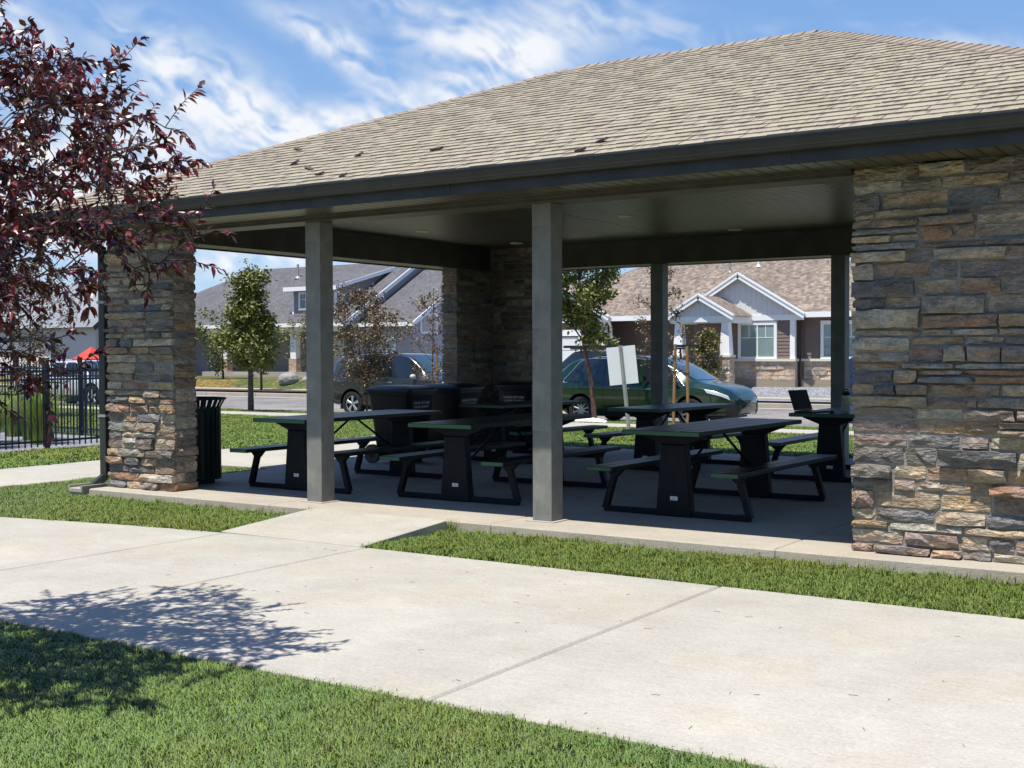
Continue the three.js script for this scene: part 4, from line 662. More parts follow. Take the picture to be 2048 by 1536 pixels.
// ---------------------------------------------------------------- iron fence and ornamental grasses
{
  const m = std([0.012, 0.017, 0.032], .5), H = 1.45, fences = [[[-17.8, -6.2], [-17.8, -15.1], 'black iron picket fence beside the side path'], [[-17.8, -15.1], [-30, -16.6], 'black iron picket fence running away behind the ornamental grasses']];
  for (const [a, b, label] of fences) {
    const A = new THREE.Vector3(a[0], 0, a[1]), Bv = new THREE.Vector3(b[0], 0, b[1]), d = Bv.clone().sub(A), L = d.length(); d.normalize();
    const f = thing('iron_fence', label, 'fence', A.toArray(), Math.atan2(d.x, d.z), 'iron picket fences'); // local +z runs along the fence
    const nP = Math.round(L / 2.4), pick = B(.019, H - .1, .019, 0, H / 2 + .02, 0), post = merge([B(.062, H + .1, .062, 0, (H + .1) / 2 - .02, 0), B(.07, .02, .07, 0, H + .09, 0)]);
    for (let i = 0; i <= nP; i++) part(f, 'post', post, m, [0, 0, i * L / nP]);
    for (let s = .118; s < L - .05; s += .118) { if (Math.abs((s / (L / nP)) - Math.round(s / (L / nP))) * L / nP < .045) continue; part(f, 'picket', pick, m, [0, 0, s]); }
    for (const y of [.16, H - .26, H - .12]) part(f, 'rail', B(.036, .036, L, 0, y, L / 2), m);
  }
  const R = rng(81), gm = new THREE.MeshPhysicalMaterial({ color: lin(.24, .34, .06), roughness: .6, transmission: .3, thickness: 0, vertexColors: true, side: THREE.DoubleSide });
  const spots = []; for (const [x, z0, z1] of [[-18.75, -8.2, -14.4], [-19.9, -9.0, -14.6], [-21.1, -11.5, -14.9]]) for (let z = z0; z > z1; z -= 1.05) spots.push([x + (R() - .5) * .3, z + (R() - .5) * .3]);
  spots.forEach(([x, z], i) => {
    const g = thing('ornamental_grass', 'tall green ornamental grass clump in the gravel behind the fence', 'grass clump', [x, 0.02, z], 0, 'ornamental grass clumps'); const p = [], c = [];
    for (let k = 0; k < 620; k++) {
      const a = R() * 6.283, h = .75 + R() * .45, o = .1 + R() * .4, r0 = R() * .16, dx = Math.cos(a), dz = Math.sin(a), w = .006 + R() * .005, tx = -dz * w, tz = dx * w, pts = []; for (let s = 0; s <= 4; s++) { const u = s / 4; pts.push([dx * (r0 + o * u * u), h * u * (1 - .18 * u * u * (o / .4)), dz * (r0 + o * u * u), 1 - u * .9]); }
      const col = R() < .12 ? [1.5, 1.15, .9] : [.7 + R() * .6, .75 + R() * .5, .6 + R() * .6];
      for (let s = 0; s < 4; s++) { const A = pts[s], D = pts[s + 1], q = (P, sg) => [P[0] + tx * sg * P[3], P[1], P[2] + tz * sg * P[3]]; p.push(...q(A, -1), ...q(A, 1), ...q(D, 1), ...q(A, -1), ...q(D, 1), ...q(D, -1)); for (let n = 0; n < 6; n++) c.push(...col); }
    }
    const ge = new THREE.BufferGeometry(); ge.setAttribute('position', new THREE.Float32BufferAttribute(p, 3)); ge.setAttribute('color', new THREE.Float32BufferAttribute(c, 3)); ge.computeVertexNormals(); stuff(part(g, 'blades', ge, gm));
  });
}
// ---------------------------------------------------------------- sign seen from behind
{
  const s = thing('street_sign', 'blank white back of a street sign on a leaning galvanised post', 'sign', [-12.1, -.02, -22.75]); s.rotation.set(0, .42, .1);
  part(s, 'panel', rbox(.60, .79, .006, .002, 0, 1.36, .0), std([.82, .83, .83], .45, { metalness: .1 }));
  const post = part(s, 'post', merge([B(.03, 1.86, .004, 0, .85, .045), B(.004, 1.86, .036, -.017, .85, .026), B(.004, 1.86, .036, .017, .85, .026), B(.022, 1.86, .004, -.03, .85, .009), B(.022, 1.86, .004, .03, .85, .009)]), galv);
  part(post, 'bolt', merge([new THREE.CylinderGeometry(.012, .012, .01, 10).rotateX(Math.PI / 2).translate(0, 1.7, .052), new THREE.CylinderGeometry(.012, .012, .01, 10).rotateX(Math.PI / 2).translate(0, 1.02, .052)]), std([.6, .6, .6], .3, { metalness: .7 }));
}
// crumpled white bag on the verge
{
  const R = rng(91), g = new THREE.IcosahedronGeometry(.32, 3), p = g.attributes.position; for (let i = 0; i < p.count; i++) { const n = .75 + .5 * fbm(p.getX(i) * 6 + 9, p.getZ(i) * 6 + p.getY(i) * 5, 0, 4, 3); p.setXYZ(i, p.getX(i) * n * 1.5, Math.max(-.01, p.getY(i) * n * .42), p.getZ(i) * n); } g.computeVertexNormals();
  const o = new THREE.Mesh(g, std([.8, .8, .8], .6)); o.name = 'white_bag'; o.position.set(-14.35, -.02, -24.9); scene.add(o); tag(o, 'crumpled white bag lying on the verge behind the tables', 'bag');
  const r = new THREE.Mesh(new THREE.IcosahedronGeometry(.3, 1).scale(1.1, .75, .8), std([.46, .39, .28], .9, { map: stoneMap })); r.name = 'boulder'; r.position.set(-15.1, .05, -24.8); scene.add(r); tag(r, 'tan boulder at the foot of the dense green tree', 'boulder');
}
// ---------------------------------------------------------------- vehicles: lofted bodies with cut wheel arches
const tyreMat = std([0.014, 0.014, 0.015], .85), rimMat = std([0.62, 0.63, 0.65], .28, { metalness: .85 }), darkRim = std([0.3, 0.31, 0.33], .3, { metalness: .85 }), glassMat = new THREE.MeshPhysicalMaterial({ color: lin(.012, .016, .02), roughness: .04, clearcoat: 1, clearcoatRoughness: .02 }), shieldMat = new THREE.MeshPhysicalMaterial({ color: lin(.035, .06, .062), roughness: .05, clearcoat: 1, clearcoatRoughness: .02 });
const chrome = std([.75, .76, .78], .15, { metalness: 1 }), plastic = std([.012, .012, .013], .5), tailMat = std([.35, .008, .012], .2), lampMat = std([.75, .77, .8], .12, { metalness: .3 });
function paint(c, rough = .28) { return new THREE.MeshPhysicalMaterial({ color: lin(...c), roughness: rough, metalness: .35, clearcoat: 1, clearcoatRoughness: .05 }); }
function bodySurface(st) { // rows: [x, sill, belt, top, wSill, wBelt, wTop]
  const rowAt = (x) => {
    let i = 0; while (i < st.length - 2 && x > st[i + 1][0]) i++; const a = st[Math.max(0, i - 1)], b = st[i], c = st[i + 1], d = st[Math.min(st.length - 1, i + 2)], t = clamp((x - b[0]) / (c[0] - b[0])), h = c[0] - b[0];
    return b.map((v, k) => { if (k === 0) return x; const s = (p, q) => q[0] === p[0] ? 0 : (q[k] - p[k]) / (q[0] - p[0]); let m0 = s(a, c), m1 = s(b, d), dl = s(b, c); if (dl === 0) m0 = m1 = 0; else { m0 = clamp(m0 / dl, 0, 2.2) * dl; m1 = clamp(m1 / dl, 0, 2.2) * dl; } const t2 = t * t, t3 = t2 * t; return (2 * t3 - 3 * t2 + 1) * v + (t3 - 2 * t2 + t) * h * m0 + (-2 * t3 + 3 * t2) * c[k] + (t3 - t2) * h * m1; });
  };
  const section = (x) => { const [, s, b, t, ws, wb, wt] = rowAt(x), mid = (s + b) / 2, te = t - Math.min(.09, (t - b) * .35);
    return [[0, s], [ws * .9, s], [ws, s + .06], [lerp(ws, wb, .62), mid], [wb, b - .10], [wb * .992, b - .015], [lerp(wb * .975, wt, .12), lerp(b, te, .12)], [lerp(wb * .975, wt, .55), lerp(b, te, .5)], [wt, te], [wt * .93, t - Math.min(.035, (t - b) * .12)], [wt * .55, t - .004], [0, t]]; };
  const S = (x, u) => { const q = section(x), i = Math.min(10, Math.floor(u)), f = u - i; return [lerp(q[i][0], q[i + 1][0], f), lerp(q[i][1], q[i + 1][1], f)]; };
  return { S, section, x0: st[0][0], x1: st[st.length - 1][0] };
}
function bodyGeo(sf, nx = 46) {
  const pos = [], idx = [], m = 22; for (let i = 0; i <= nx; i++) { const f = i / nx, x = lerp(sf.x0, sf.x1, .5 - .5 * Math.cos(Math.PI * f) * .35 + (f - .5) * .65), xx = clamp(x, sf.x0, sf.x1), q = sf.section(i === 0 ? sf.x0 : i === nx ? sf.x1 : xx), ring = [...q, ...q.slice(1, 11).reverse().map(([z, y]) => [-z, y])]; for (const [z, y] of ring) pos.push(i === 0 ? sf.x0 : i === nx ? sf.x1 : xx, y, z); }
  for (let i = 0; i < nx; i++) for (let k = 0; k < m; k++) { const a = i * m + k, b = i * m + (k + 1) % m, c = a + m, d = b + m; idx.push(a, c, b, b, c, d); }
  for (const e of [0, nx]) { const c = pos.length / 3; let y = 0; for (let k = 0; k < m; k++) y += pos[(e * m + k) * 3 + 1] / m; pos.push(pos[e * m * 3], y, 0); for (let k = 0; k < m; k++) { const a = e * m + k, b = e * m + (k + 1) % m; e ? idx.push(c, b, a) : idx.push(c, a, b); } }
  const g = new THREE.BufferGeometry(); g.setAttribute('position', new THREE.Float32BufferAttribute(pos, 3)); g.setIndex(idx); g.computeVertexNormals(); g.setAttribute('uv', new THREE.Float32BufferAttribute(new Float32Array(pos.length / 3 * 2), 2)); return g;
}
function patch(sf, xa, xb, ua, ub, off, side = 1, nx = 8, nu = 5) { // patch of the body skin; xa/xb give the x limits at u = ua and ub
  const pos = [], idx = [], P = (x, u) => { const [z, y] = sf.S(x, u); return new THREE.Vector3(x, y, z); };
  for (let j = 0; j <= nu; j++) for (let i = 0; i <= nx; i++) { const v = j / nu, u = lerp(ua, ub, v), x = lerp(lerp(xa[0], xa[1], v), lerp(xb[0], xb[1], v), i / nx), p = P(x, u), dx = P(x + .01, u).sub(P(x - .01, u)), du = P(x, Math.min(11, u + .05)).sub(P(x, u - .05)), n = new THREE.Vector3().crossVectors(dx, du).normalize(); if (n.z < 0 && u < 9) n.negate(); if (u >= 9 && n.y < 0) n.negate(); p.addScaledVector(n, off); pos.push(p.x, p.y, p.z * side); }
  for (let j = 0; j < nu; j++) for (let i = 0; i < nx; i++) { const a = j * (nx + 1) + i, b = a + 1, c = a + nx + 1, d = c + 1; side > 0 ? idx.push(a, b, c, b, d, c) : idx.push(a, c, b, b, c, d); }
  const g = new THREE.BufferGeometry(); g.setAttribute('position', new THREE.Float32BufferAttribute(pos, 3)); g.setIndex(idx); g.computeVertexNormals(); return g;
}
function wheelParts(v, x, z, r, rimR, spokes, dark) {
  const sg = Math.sign(z), w = part(v, 'wheel', new THREE.LatheGeometry([[rimR * .98, -.1], [rimR + .02, -.112], [r - .03, -.112], [r, -.085], [r, .085], [r - .03, .112], [rimR + .02, .112], [rimR * .98, .1], [rimR * .98, -.1]].map((p) => new THREE.Vector2(...p)), 36).rotateX(Math.PI / 2), tyreMat, [x, r, z - sg * .115]);
  const l = [new THREE.TorusGeometry(rimR * .96, .014, 6, 40), new THREE.CylinderGeometry(.045, .05, .03, 16).rotateX(Math.PI / 2).translate(0, 0, sg * .0)];
  for (let i = 0; i < spokes; i++) { const a = i / spokes * 6.283; l.push(poly([[-.022, .03], [.022, .03], [spokes > 6 ? .020 : .05, rimR * .97], [spokes > 6 ? -.020 : -.05, rimR * .97]], .025, .004).rotateZ(a).translate(0, 0, -.012)); }
  part(w, 'rim', merge(l), dark ? darkRim : rimMat, [0, 0, sg * .075]); part(w, 'brake_disc', new THREE.CylinderGeometry(rimR * .95, rimR * .95, .02, 30).rotateX(Math.PI / 2), plastic, [0, 0, sg * .02]); return w;
}
function vehicle(o) {
  const v = thing(o.name, o.label, o.category, o.pos, o.turn ?? 0, o.group), sf = bodySurface(o.st), pm = paint(o.color, o.rough), ev = new Evaluator(); ev.attributes = ['position', 'normal', 'uv'];
  let b = new Brush(bodyGeo(sf), pm); b.updateMatrixWorld(); ev.useGroups = true;
  for (const x of o.axles) { const c = new Brush(new THREE.CylinderGeometry(o.wr + .055, o.wr + .055, 2.6, 40).rotateX(Math.PI / 2), plastic); c.position.set(x, o.wr + .015, 0); c.updateMatrixWorld(); b = ev.evaluate(b, c, SUBTRACTION); }
  b.name = 'body'; const body = new THREE.Mesh(b.geometry, b.material); body.name = 'body'; v.add(body);
  for (const x of o.axles) { for (const s of [-1, 1]) wheelParts(v, x, s * (o.hw - .03), o.wr, o.rimR, o.spokes, o.darkRim); part(v, 'axle', rod([x, o.wr, -o.hw + .25], [x, o.wr, o.hw - .25], .05), plastic); }
  part(v, 'underbody', BB(sf.x0 + .35, sf.x1 - .35, .2, .42, -o.hw + .22, o.hw - .22), plastic);
  for (const s of [1, -1]) {
    for (const w of o.windows) { const g = part(v, 'side_window', patch(sf, w[0], w[1], 6.0, 8.15, .007, s), glassMat); if (w[2]) part(g, 'window_trim', patch(sf, [w[0][0] - .03, w[0][0] - .03], [w[1][0] + .03, w[1][0] + .03], 5.75, 6.0, .008, s, 8, 1), chrome); }
    if (o.arcTrim) part(v, 'chrome_trim', new THREE.TubeGeometry(new THREE.CatmullRomCurve3(o.arcTrim.map(([x, u]) => { const [z, y] = sf.S(x, u); return new THREE.Vector3(x, y, (z + .012) * s); })), 30, .011, 5), chrome);
    part(v, 'headlight', patch(sf, o.head[0], o.head[1], o.head[2], o.head[3], .008, s), lampMat); part(v, 'tail_light', patch(sf, o.tail[0], o.tail[1], o.tail[2], o.tail[3], .016, s), tailMat);
    for (const x of o.handles) { const [z, y] = sf.S(x, 4.35); part(v, 'door_handle', rbox(.16, .03, .025, .01, x, y, (z + .018) * s), chrome); }
    for (const x of o.seams) part(v, 'door_seam', patch(sf, [x, x], [x + .009, x + .009], 2.0, 5.9, .003, s, 1, 8), plastic);
    const [mz, my] = sf.S(o.mirror, 5.9); part(v, 'mirror', merge([new THREE.SphereGeometry(.1, 14, 10).scale(.75, .75, 1).translate(o.mirror, my + .06, (mz + .13) * s), bar([o.mirror, my, mz * s], [o.mirror, my + .04, (mz + .1) * s], .05)]), o.mirrorMat ?? pm);
    if (o.cladding) part(v, 'side_cladding', patch(sf, [o.axles[0] + .48, o.axles[0] + .48], [o.axles[1] - .48, o.axles[1] - .48], 2.9, 3.15, .012, s, 8, 2), plastic);
  }
  for (const s of [1, -1]) part(v, 'windshield', patch(sf, o.shield[0], o.shield[1], 9.1, 11, .008, s, 8, 4), shieldMat);
  if (o.rear) for (const s of [1, -1]) part(v, 'rear_window', patch(sf, o.rear[0], o.rear[1], 9.1, 11, .008, s, 6, 4), glassMat);
  for (const s of [1, -1]) part(v, 'grille', patch(sf, o.grille[0], o.grille[1], o.grille[2], o.grille[3], .009, s, 8, 6), plastic);
  if (o.rack) for (const s of [1, -1]) { const pts = [0, .33, .66, 1].map((f) => { const x = lerp(o.rack[0], o.rack[1], f), [z, y] = sf.S(x, 9.3); return new THREE.Vector3(x, y + (f === 0 || f === 1 ? .0 : .035), z * s); }); part(v, 'roof_rail', new THREE.TubeGeometry(new THREE.CatmullRomCurve3(pts), 20, .014, 6), plastic); }
  return v;
}
const VAN = { name: 'parked_van', category: 'van', label: 'dark green minivan parked at the kerb behind the sign and stakes', color: [.005, .034, .016], rough: .25, hw: .985, wr: .355, rimR: .245, spokes: 10, darkRim: true, axles: [.98, 4.05],
  st: [[0, .46, .88, .95, .66, .74, .66], [.05, .36, .93, 1.08, .84, .89, .74], [.25, .29, .99, 1.36, .92, .955, .74], [.75, .26, 1.01, 1.67, .95, .98, .73], [1.9, .24, 1.0, 1.745, .96, .99, .73], [2.9, .24, .98, 1.71, .96, .99, .71], [3.5, .24, .97, 1.50, .955, .985, .69], [4.15, .25, .97, 1.13, .945, .975, .74], [4.6, .26, .90, 1.03, .93, .945, .76], [4.95, .27, .80, .92, .87, .88, .70], [5.10, .30, .70, .80, .74, .75, .6], [5.17, .38, .60, .68, .5, .5, .42]],
  windows: [[[.48, .95], [1.62, 1.62]], [[1.7, 1.7], [2.62, 2.62]], [[2.72, 2.72], [3.92, 3.28]]], arcTrim: [[3.9, 6.0], [3.3, 8.1], [2.6, 8.35], [1.6, 8.4], [.92, 8.25], [.62, 7.1], [.42, 6.1], [.45, 5.85], [.6, 5.8]], head: [[4.50, 4.42], [5.05, 5.0], 4.2, 5.2], tail: [[.02, .03], [.42, .32], 4.0, 4.75], handles: [2.35, 2.95], seams: [1.66, 2.68, 3.95], mirror: 3.72, shield: [[3.22, 3.22], [4.08, 4.14]], grille: [[4.93, 4.98], [5.165, 5.165], 1.0, 4.1], rack: [.85, 2.7] };
const SUV = { name: 'parked_car', category: 'car', label: 'grey sport utility car parked at the kerb beyond the litter bin', color: [.035, .036, .04], rough: .3, hw: .99, wr: .37, rimR: .245, spokes: 5, axles: [.95, 3.72], cladding: true,
  st: [[0, .48, .98, 1.05, .70, .78, .70], [.05, .38, 1.06, 1.3, .88, .92, .80], [.28, .33, 1.09, 1.66, .94, .965, .80], [.7, .31, 1.1, 1.80, .965, .985, .80], [2.2, .30, 1.08, 1.84, .97, .99, .79], [2.85, .30, 1.07, 1.79, .97, .99, .77], [3.25, .30, 1.07, 1.55, .965, .985, .77], [3.7, .31, 1.07, 1.19, .955, .975, .82], [4.3, .33, 1.02, 1.13, .935, .95, .83], [4.65, .36, .92, 1.04, .89, .90, .78], [4.8, .40, .8, .92, .8, .82, .7], [4.86, .48, .7, .8, .62, .64, .55]],
  windows: [[[.35, .52], [1.18, 1.18]], [[1.30, 1.30], [2.22, 2.22]], [[2.3, 2.3], [3.42, 3.02]]], head: [[4.25, 4.2], [4.76, 4.72], 4.2, 5.1], tail: [[.015, .015], [.2, .2], 3.7, 5.6], handles: [1.42, 2.42], seams: [1.24, 2.26, 3.45], mirror: 3.28, shield: [[2.98, 2.98], [3.62, 3.68]], grille: [[4.6, 4.66], [4.85, 4.85], 1.2, 4.1], rack: [.6, 2.6], mirrorMat: std([.5, .49, .45], .3) };
vehicle({ ...VAN, pos: [-16.93, -.218, -28.3] });
vehicle({ ...SUV, pos: [-24.5, -.218, -28.2] });
vehicle({ ...SUV, name: 'parked_car', label: 'dark blue car at the kerb behind the laptop, mostly hidden', color: [.018, .03, .07], pos: [-10.4, -.218, -31.6] });
const PICK = { ...SUV, name: 'pickup_truck', category: 'truck', hw: .98, wr: .40, rimR: .25, axles: [1.05, 4.5], cladding: false, rack: null, arcTrim: null,
  st: [[0, .62, 1.05, 1.12, .9, .92, .88], [.06, .55, 1.08, 1.18, .95, .96, .92], [1.7, .5, 1.08, 1.18, .96, .98, .92], [1.95, .48, 1.1, 1.62, .96, .98, .78], [2.3, .46, 1.12, 1.88, .96, .98, .76], [3.4, .45, 1.12, 1.90, .96, .98, .76], [3.75, .45, 1.12, 1.7, .96, .98, .76], [4.3, .46, 1.12, 1.26, .95, .97, .84], [5.2, .5, 1.05, 1.18, .94, .95, .86], [5.42, .55, .9, 1.05, .9, .9, .8], [5.5, .6, .8, .9, .8, .8, .7]],
  windows: [[[2.2, 2.3], [2.9, 2.9]], [[3.0, 3.0], [4.0, 3.55]]], head: [[5.0, 5.0], [5.42, 5.4], 4.0, 4.9], tail: [[.02, .02], [.2, .2], 3.6, 4.8], handles: [2.5, 3.2], seams: [2.1, 2.95, 4.05], mirror: 3.9, shield: [[3.55, 3.55], [4.2, 4.26]], grille: [[5.3, 5.34], [5.49, 5.49], 1.6, 4.2], mirrorMat: null };
vehicle({ ...PICK, label: 'white pickup truck parked behind the iron fence', color: [.72, .74, .77], st: PICK.st.map(([x, a, b, t, ...w]) => [x, a * .9, b * .88, t * .86, ...w]), pos: [-39.6, -.218, -28.1] });
{ // dark work truck with a ladder on its low rack, across the street, facing away to the left
  const t = vehicle({ ...PICK, label: 'dark green work truck with a ladder rack behind the van', color: [.012, .03, .024], pos: [-17.1, -.218, -35.6], turn: Math.PI }), m = blackMetal;
  part(t, 'ladder_rack', merge([.35, 1.6, 3.2].flatMap((x) => [bar([x, 1.1, .85], [x, 1.94, .74], .05), bar([x, 1.1, -.85], [x, 1.94, -.74], .05), bar([x, 1.94, -.76], [x, 1.94, .76], .05)]).concat([bar([.2, 1.945, .74], [3.6, 1.945, .74], .05), bar([.2, 1.945, -.74], [3.6, 1.945, -.74], .05)])), m);
  const lad = thing('ladder', 'black ladder lying on the rack of the dark truck', 'ladder', [-17.1, -.218, -35.6], Math.PI); for (const z of [-.3, -.68]) part(lad, 'side_rail', bar([-.8, 2.015, z], [3.9, 2.015, z], .035, .085), m); for (let x = -.6; x < 3.8; x += .3) part(lad, 'rung', rod([x, 2.01, -.31], [x, 2.01, -.67], .016), m);
}
// ---------------------------------------------------------------- houses across the street
function farRoofTex(seed, base, var_) { return tex(512, 512, (u, v) => { const row = Math.floor(v * 32), n = vnoise(u * 40 + row * 7.3, row + .5, 0, seed), f = fbm(u * 120, v * 120, 120, seed + 3, 2), edge = (v * 32 - row) < .16 ? -.16 : 0, big = fbm(u * 5, v * 5, 5, seed + 8, 3); const k = .78 + (n - .5) * var_ + (f - .5) * .16 + edge + (big - .5) * .12; return [k * base[0], k * base[1], k * base[2]]; }); }
const roofBrown = std([.37, .31, .262], .95, { map: rep(farRoofTex(4, [1, .98, .95], .42), .22) }), roofGrey = std([.20, .195, .20], .95, { map: rep(farRoofTex(9, [1, 1, 1.02], .22), .22) }), roofPale = std([.42, .45, .50], .9, { map: rep(farRoofTex(14, [1, 1, 1], .1), .22) });
const brownSiding = std([.20, .145, .122], .7), lavSiding = std([.40, .375, .395], .7), taupeSiding = std([.27, .24, .22], .7), battenWhite = std([.70, .71, .70], .6), foundMat = std([.55, .47, .36], .9, { map: rep(concreteMap, .3) });
const paneMat = new THREE.MeshPhysicalMaterial({ color: lin(.22, .30, .29), roughness: .08, clearcoat: 1, clearcoatRoughness: .03 }), paneDark = new THREE.MeshPhysicalMaterial({ color: lin(.05, .08, .11), roughness: .06, clearcoat: 1, clearcoatRoughness: .03 });
const farStone = [[.78, .63, .47], [.74, .57, .42], [.82, .68, .52], [.68, .52, .40], [.76, .58, .46], [.62, .52, .43]].map((c) => std(c, .9, { map: rep(stoneMap, 1) }));
// lap siding: every board is a wedge, leaning out at its lower edge; runs along local x, faces +z
function lap(x0, x1, y0, y1, z, e = .125) { const l = []; for (let y = y0; y < y1 - .01; y += e) { const h = Math.min(e, y1 - y); l.push(poly([[0, 0], [.022, 0], [.006, h], [0, h]], x1 - x0).rotateY(Math.PI / 2).scale(1, 1, -1).translate(x0, y, z)); } const g = merge(l); const p = g.attributes.position; for (let i = 0; i < p.count; i += 3) for (const at of Object.values(g.attributes)) { const n = at.itemSize; for (let k = 0; k < n; k++) { const a = at.array[(i + 1) * n + k]; at.array[(i + 1) * n + k] = at.array[(i + 2) * n + k]; at.array[(i + 2) * n + k] = a; } } g.computeVertexNormals(); return g; }
function quadGeo(list) { const p = []; for (const [a, b, c, d] of list) { p.push(...a, ...b, ...c); if (d) p.push(...a, ...c, ...d); } const g = new THREE.BufferGeometry(); g.setAttribute('position', new THREE.Float32BufferAttribute(p, 3)); return g; }
function slopeUV(g) { if (g.index) g = g.toNonIndexed(); g.computeVertexNormals(); const p = g.attributes.position, n = g.attributes.normal, uv = []; for (let i = 0; i < p.count; i++) { const ax = Math.abs(n.getX(i)), az = Math.abs(n.getZ(i)); uv.push(az >= ax ? p.getX(i) : p.getZ(i), p.getY(i) / Math.max(.3, Math.sqrt(1 - n.getY(i) ** 2))); } g.setAttribute('uv', new THREE.Float32BufferAttribute(uv, 2)); return g; }
function win(parent, x, y, w, h, z, o = {}) { // window facing +z, set proud of the wall
  const f = part(parent, 'window', merge([BB(x - w / 2 - .11, x + w / 2 + .11, y + h / 2, y + h / 2 + .13, z, z + .06), BB(x - w / 2 - .11, x + w / 2 + .11, y - h / 2 - .11, y - h / 2, z, z + .07), BB(x - w / 2 - .11, x - w / 2, y - h / 2, y + h / 2, z, z + .06), BB(x + w / 2, x + w / 2 + .11, y - h / 2, y + h / 2, z, z + .06), BB(x - .02, x + .02, y - h / 2, y + h / 2, z + .02, z + .05)]), whiteTrim);
  for (const s of [-1, 1]) { part(f, 'pane', B(w / 2 - .022, h, .012, x + s * w / 4 + s * .0, y, z + .025), o.mat ?? paneMat); part(f, 'glazing_bar', merge([B(w / 2 - .04, .02, .008, x + s * w / 4, y + h * .1, z + .036), B(.02, h * .4, .008, x + s * w / 4, y + h * .305, z + .0365)]), whiteTrim); }
  return f;
}
{ // ---- brown house
  const h = thing('brown_house', 'brown sided house with white gables, stone base and brown shingled roof', 'house', [0, 0, 0]);
  const EY = 2.97, p = .5, ex0 = -28.4, ex1 = -11.6, ez = -41.72, rz = -48.2, ry = EY + p * 6.5;
  const roof = part(h, 'roof', slopeUV(quadGeo([[[ex0, EY, ez], [ex1, EY, ez], [ex1 - 6.5, ry, rz], [ex0 + 6.5, ry, rz]], [[ex1, EY, ez], [ex1, EY, rz - 6.5], [ex1 - 6.5, ry, rz]], [[ex0, EY, rz - 6.5], [ex0, EY, ez], [ex0 + 6.5, ry, rz]], [[ex1, EY, rz - 6.5], [ex0, EY, rz - 6.5], [ex0 + 6.5, ry, rz], [ex1 - 6.5, ry, rz]]])), roofBrown);
  part(h, 'eave_gutter', merge([BB(-15.2, ex1, EY - .16, EY + .03, ez + .0, ez + .09), BB(-23.0, -19.8, EY - .16, EY + .03, ez, ez + .09), BB(ex1 - .02, ex1 + .06, EY - .16, EY + .03, rz - 6.5, ez - .001)]), whiteTrim);
  part(h, 'eave_soffit', merge([BB(-15.2, ex1, EY - .10, EY - .08, ez - .6, ez - .001), BB(-23.1, -19.8, EY - .10, EY - .08, ez - 1.7, ez - .001)]), whiteTrim);
  // walls with siding
  part(h, 'wall', merge([BB(-19.2, -11.95, .2, EY - .1, -42.4, -42.2), BB(-28.2, -19.3, .2, EY - .1, -43.5, -43.3), BB(-19.25, -15.58, .2, EY + .2, -41.85, -41.65), BB(-12.15, -11.95, .2, EY - .1, -54, -42.41), BB(-19.45, -19.25, .2, EY - .1, -43.3, -41.66)]), brownSiding);
  for (const g of [lap(-15.5, -11.95, 1.36, EY - .1, -42.2), lap(-23.25, -19.5, .3, EY - .1, -43.3), lap(-19.2, -15.75, 1.36, EY - .02, -41.65)]) part(h, 'siding', g, brownSiding);
  part(h, 'siding', lap(0, 10.5, .6, EY - .1, 0).rotateY(Math.PI / 2).translate(-11.95, 0, -42.4), brownSiding);
  part(h, 'corner_board', merge([BB(-15.74, -15.56, 1.3, EY + .05, -41.75, -41.6), BB(-12.06, -11.9, .6, EY - .1, -42.3, -42.14)]), whiteTrim);
  part(h, 'downspout', merge([BB(-15.5, -15.42, .35, EY - .1, -42.15, -42.08)]), std([.13, .10, .09], .5));
  part(h, 'foundation', uvBox(merge([BB(-19.3, -15.54, .0, .62, -41.86, -41.58), BB(-15.5395, -11.9, .0, .62, -42.41, -42.1)])), foundMat);
  part(h, 'stone_ledge', merge([BB(-19.3, -15.5, 1.27, 1.36, -41.86, -41.52), BB(-15.4995, -11.88, 1.27, 1.36, -42.41, -42.06)]), cream);
  const v1 = part(h, 'stone_base', merge([BB(-19.28, -15.56, .621, 1.27, -41.85, -41.62), BB(-15.5595, -11.92, .621, 1.27, -42.4, -42.16)]), std([.5, .42, .33], .95));
  veneer(v1, [-19.28, .62, -41.62], [1, 0, 0], 3.7, .645, 101, { k: 1.55, low: true, mats: farStone, d0: .02, d1: .05 });
  veneer(v1, [-15.5, .62, -42.16], [1, 0, 0], 3.55, .645, 102, { k: 1.55, low: true, mats: farStone, d0: .02, d1: .05 });
  // big front gable
  const gable = (name, cx, half, y0, y1, zf, zb, back, w0) => {
    const s = (y1 - y0) / half, r = part(h, name + '_roof', slopeUV(quadGeo([[[cx + half, y0, zf], [cx + half, y0, zb], [cx, y1, back], [cx, y1, zf]], [[cx - half, y0, zb], [cx - half, y0, zf], [cx, y1, zf], [cx, y1, back]]])), roofBrown);
    for (const sd of [-1, 1]) part(r, 'rake_board', merge([bar([cx + sd * (half + .02), y0 - .07, zf + .02], [cx, y1 - .05, zf + .02], .03, .2), bar([cx + sd * (half + .03), y0 + .01, zf + .035], [cx, y1 + .03, zf + .035], .05, .07)]), whiteTrim);
    const wz = zf - w0, tri = part(h, name + '_wall', poly([[cx - half + .05, y0 - .02], [cx + half - .05, y0 - .02], [cx, y1 - .08]], .05).translate(0, 0, wz - .05), battenWhite);
    for (let x = cx - half + .25; x < cx + half - .2; x += .2) { const top = y1 - .1 - Math.abs(x - cx) * s; if (top - y0 > .1) part(tri, 'batten', BB(x - .02, x + .02, y0, top, wz, wz + .02), battenWhite); }
    part(tri, 'frieze_board', BB(cx - half + .1, cx + half - .1, y0 - .2, y0, wz - .02, wz + .03), whiteTrim); return r;
  };
  gable('gable', -17.58, 2.46, 2.92, 4.40, -41.33, -41.4, -44.4, .24);
  gable('porch_gable', -18.32, 1.30, 2.86, 3.60, -39.6, -41.4, -42.6, .2);
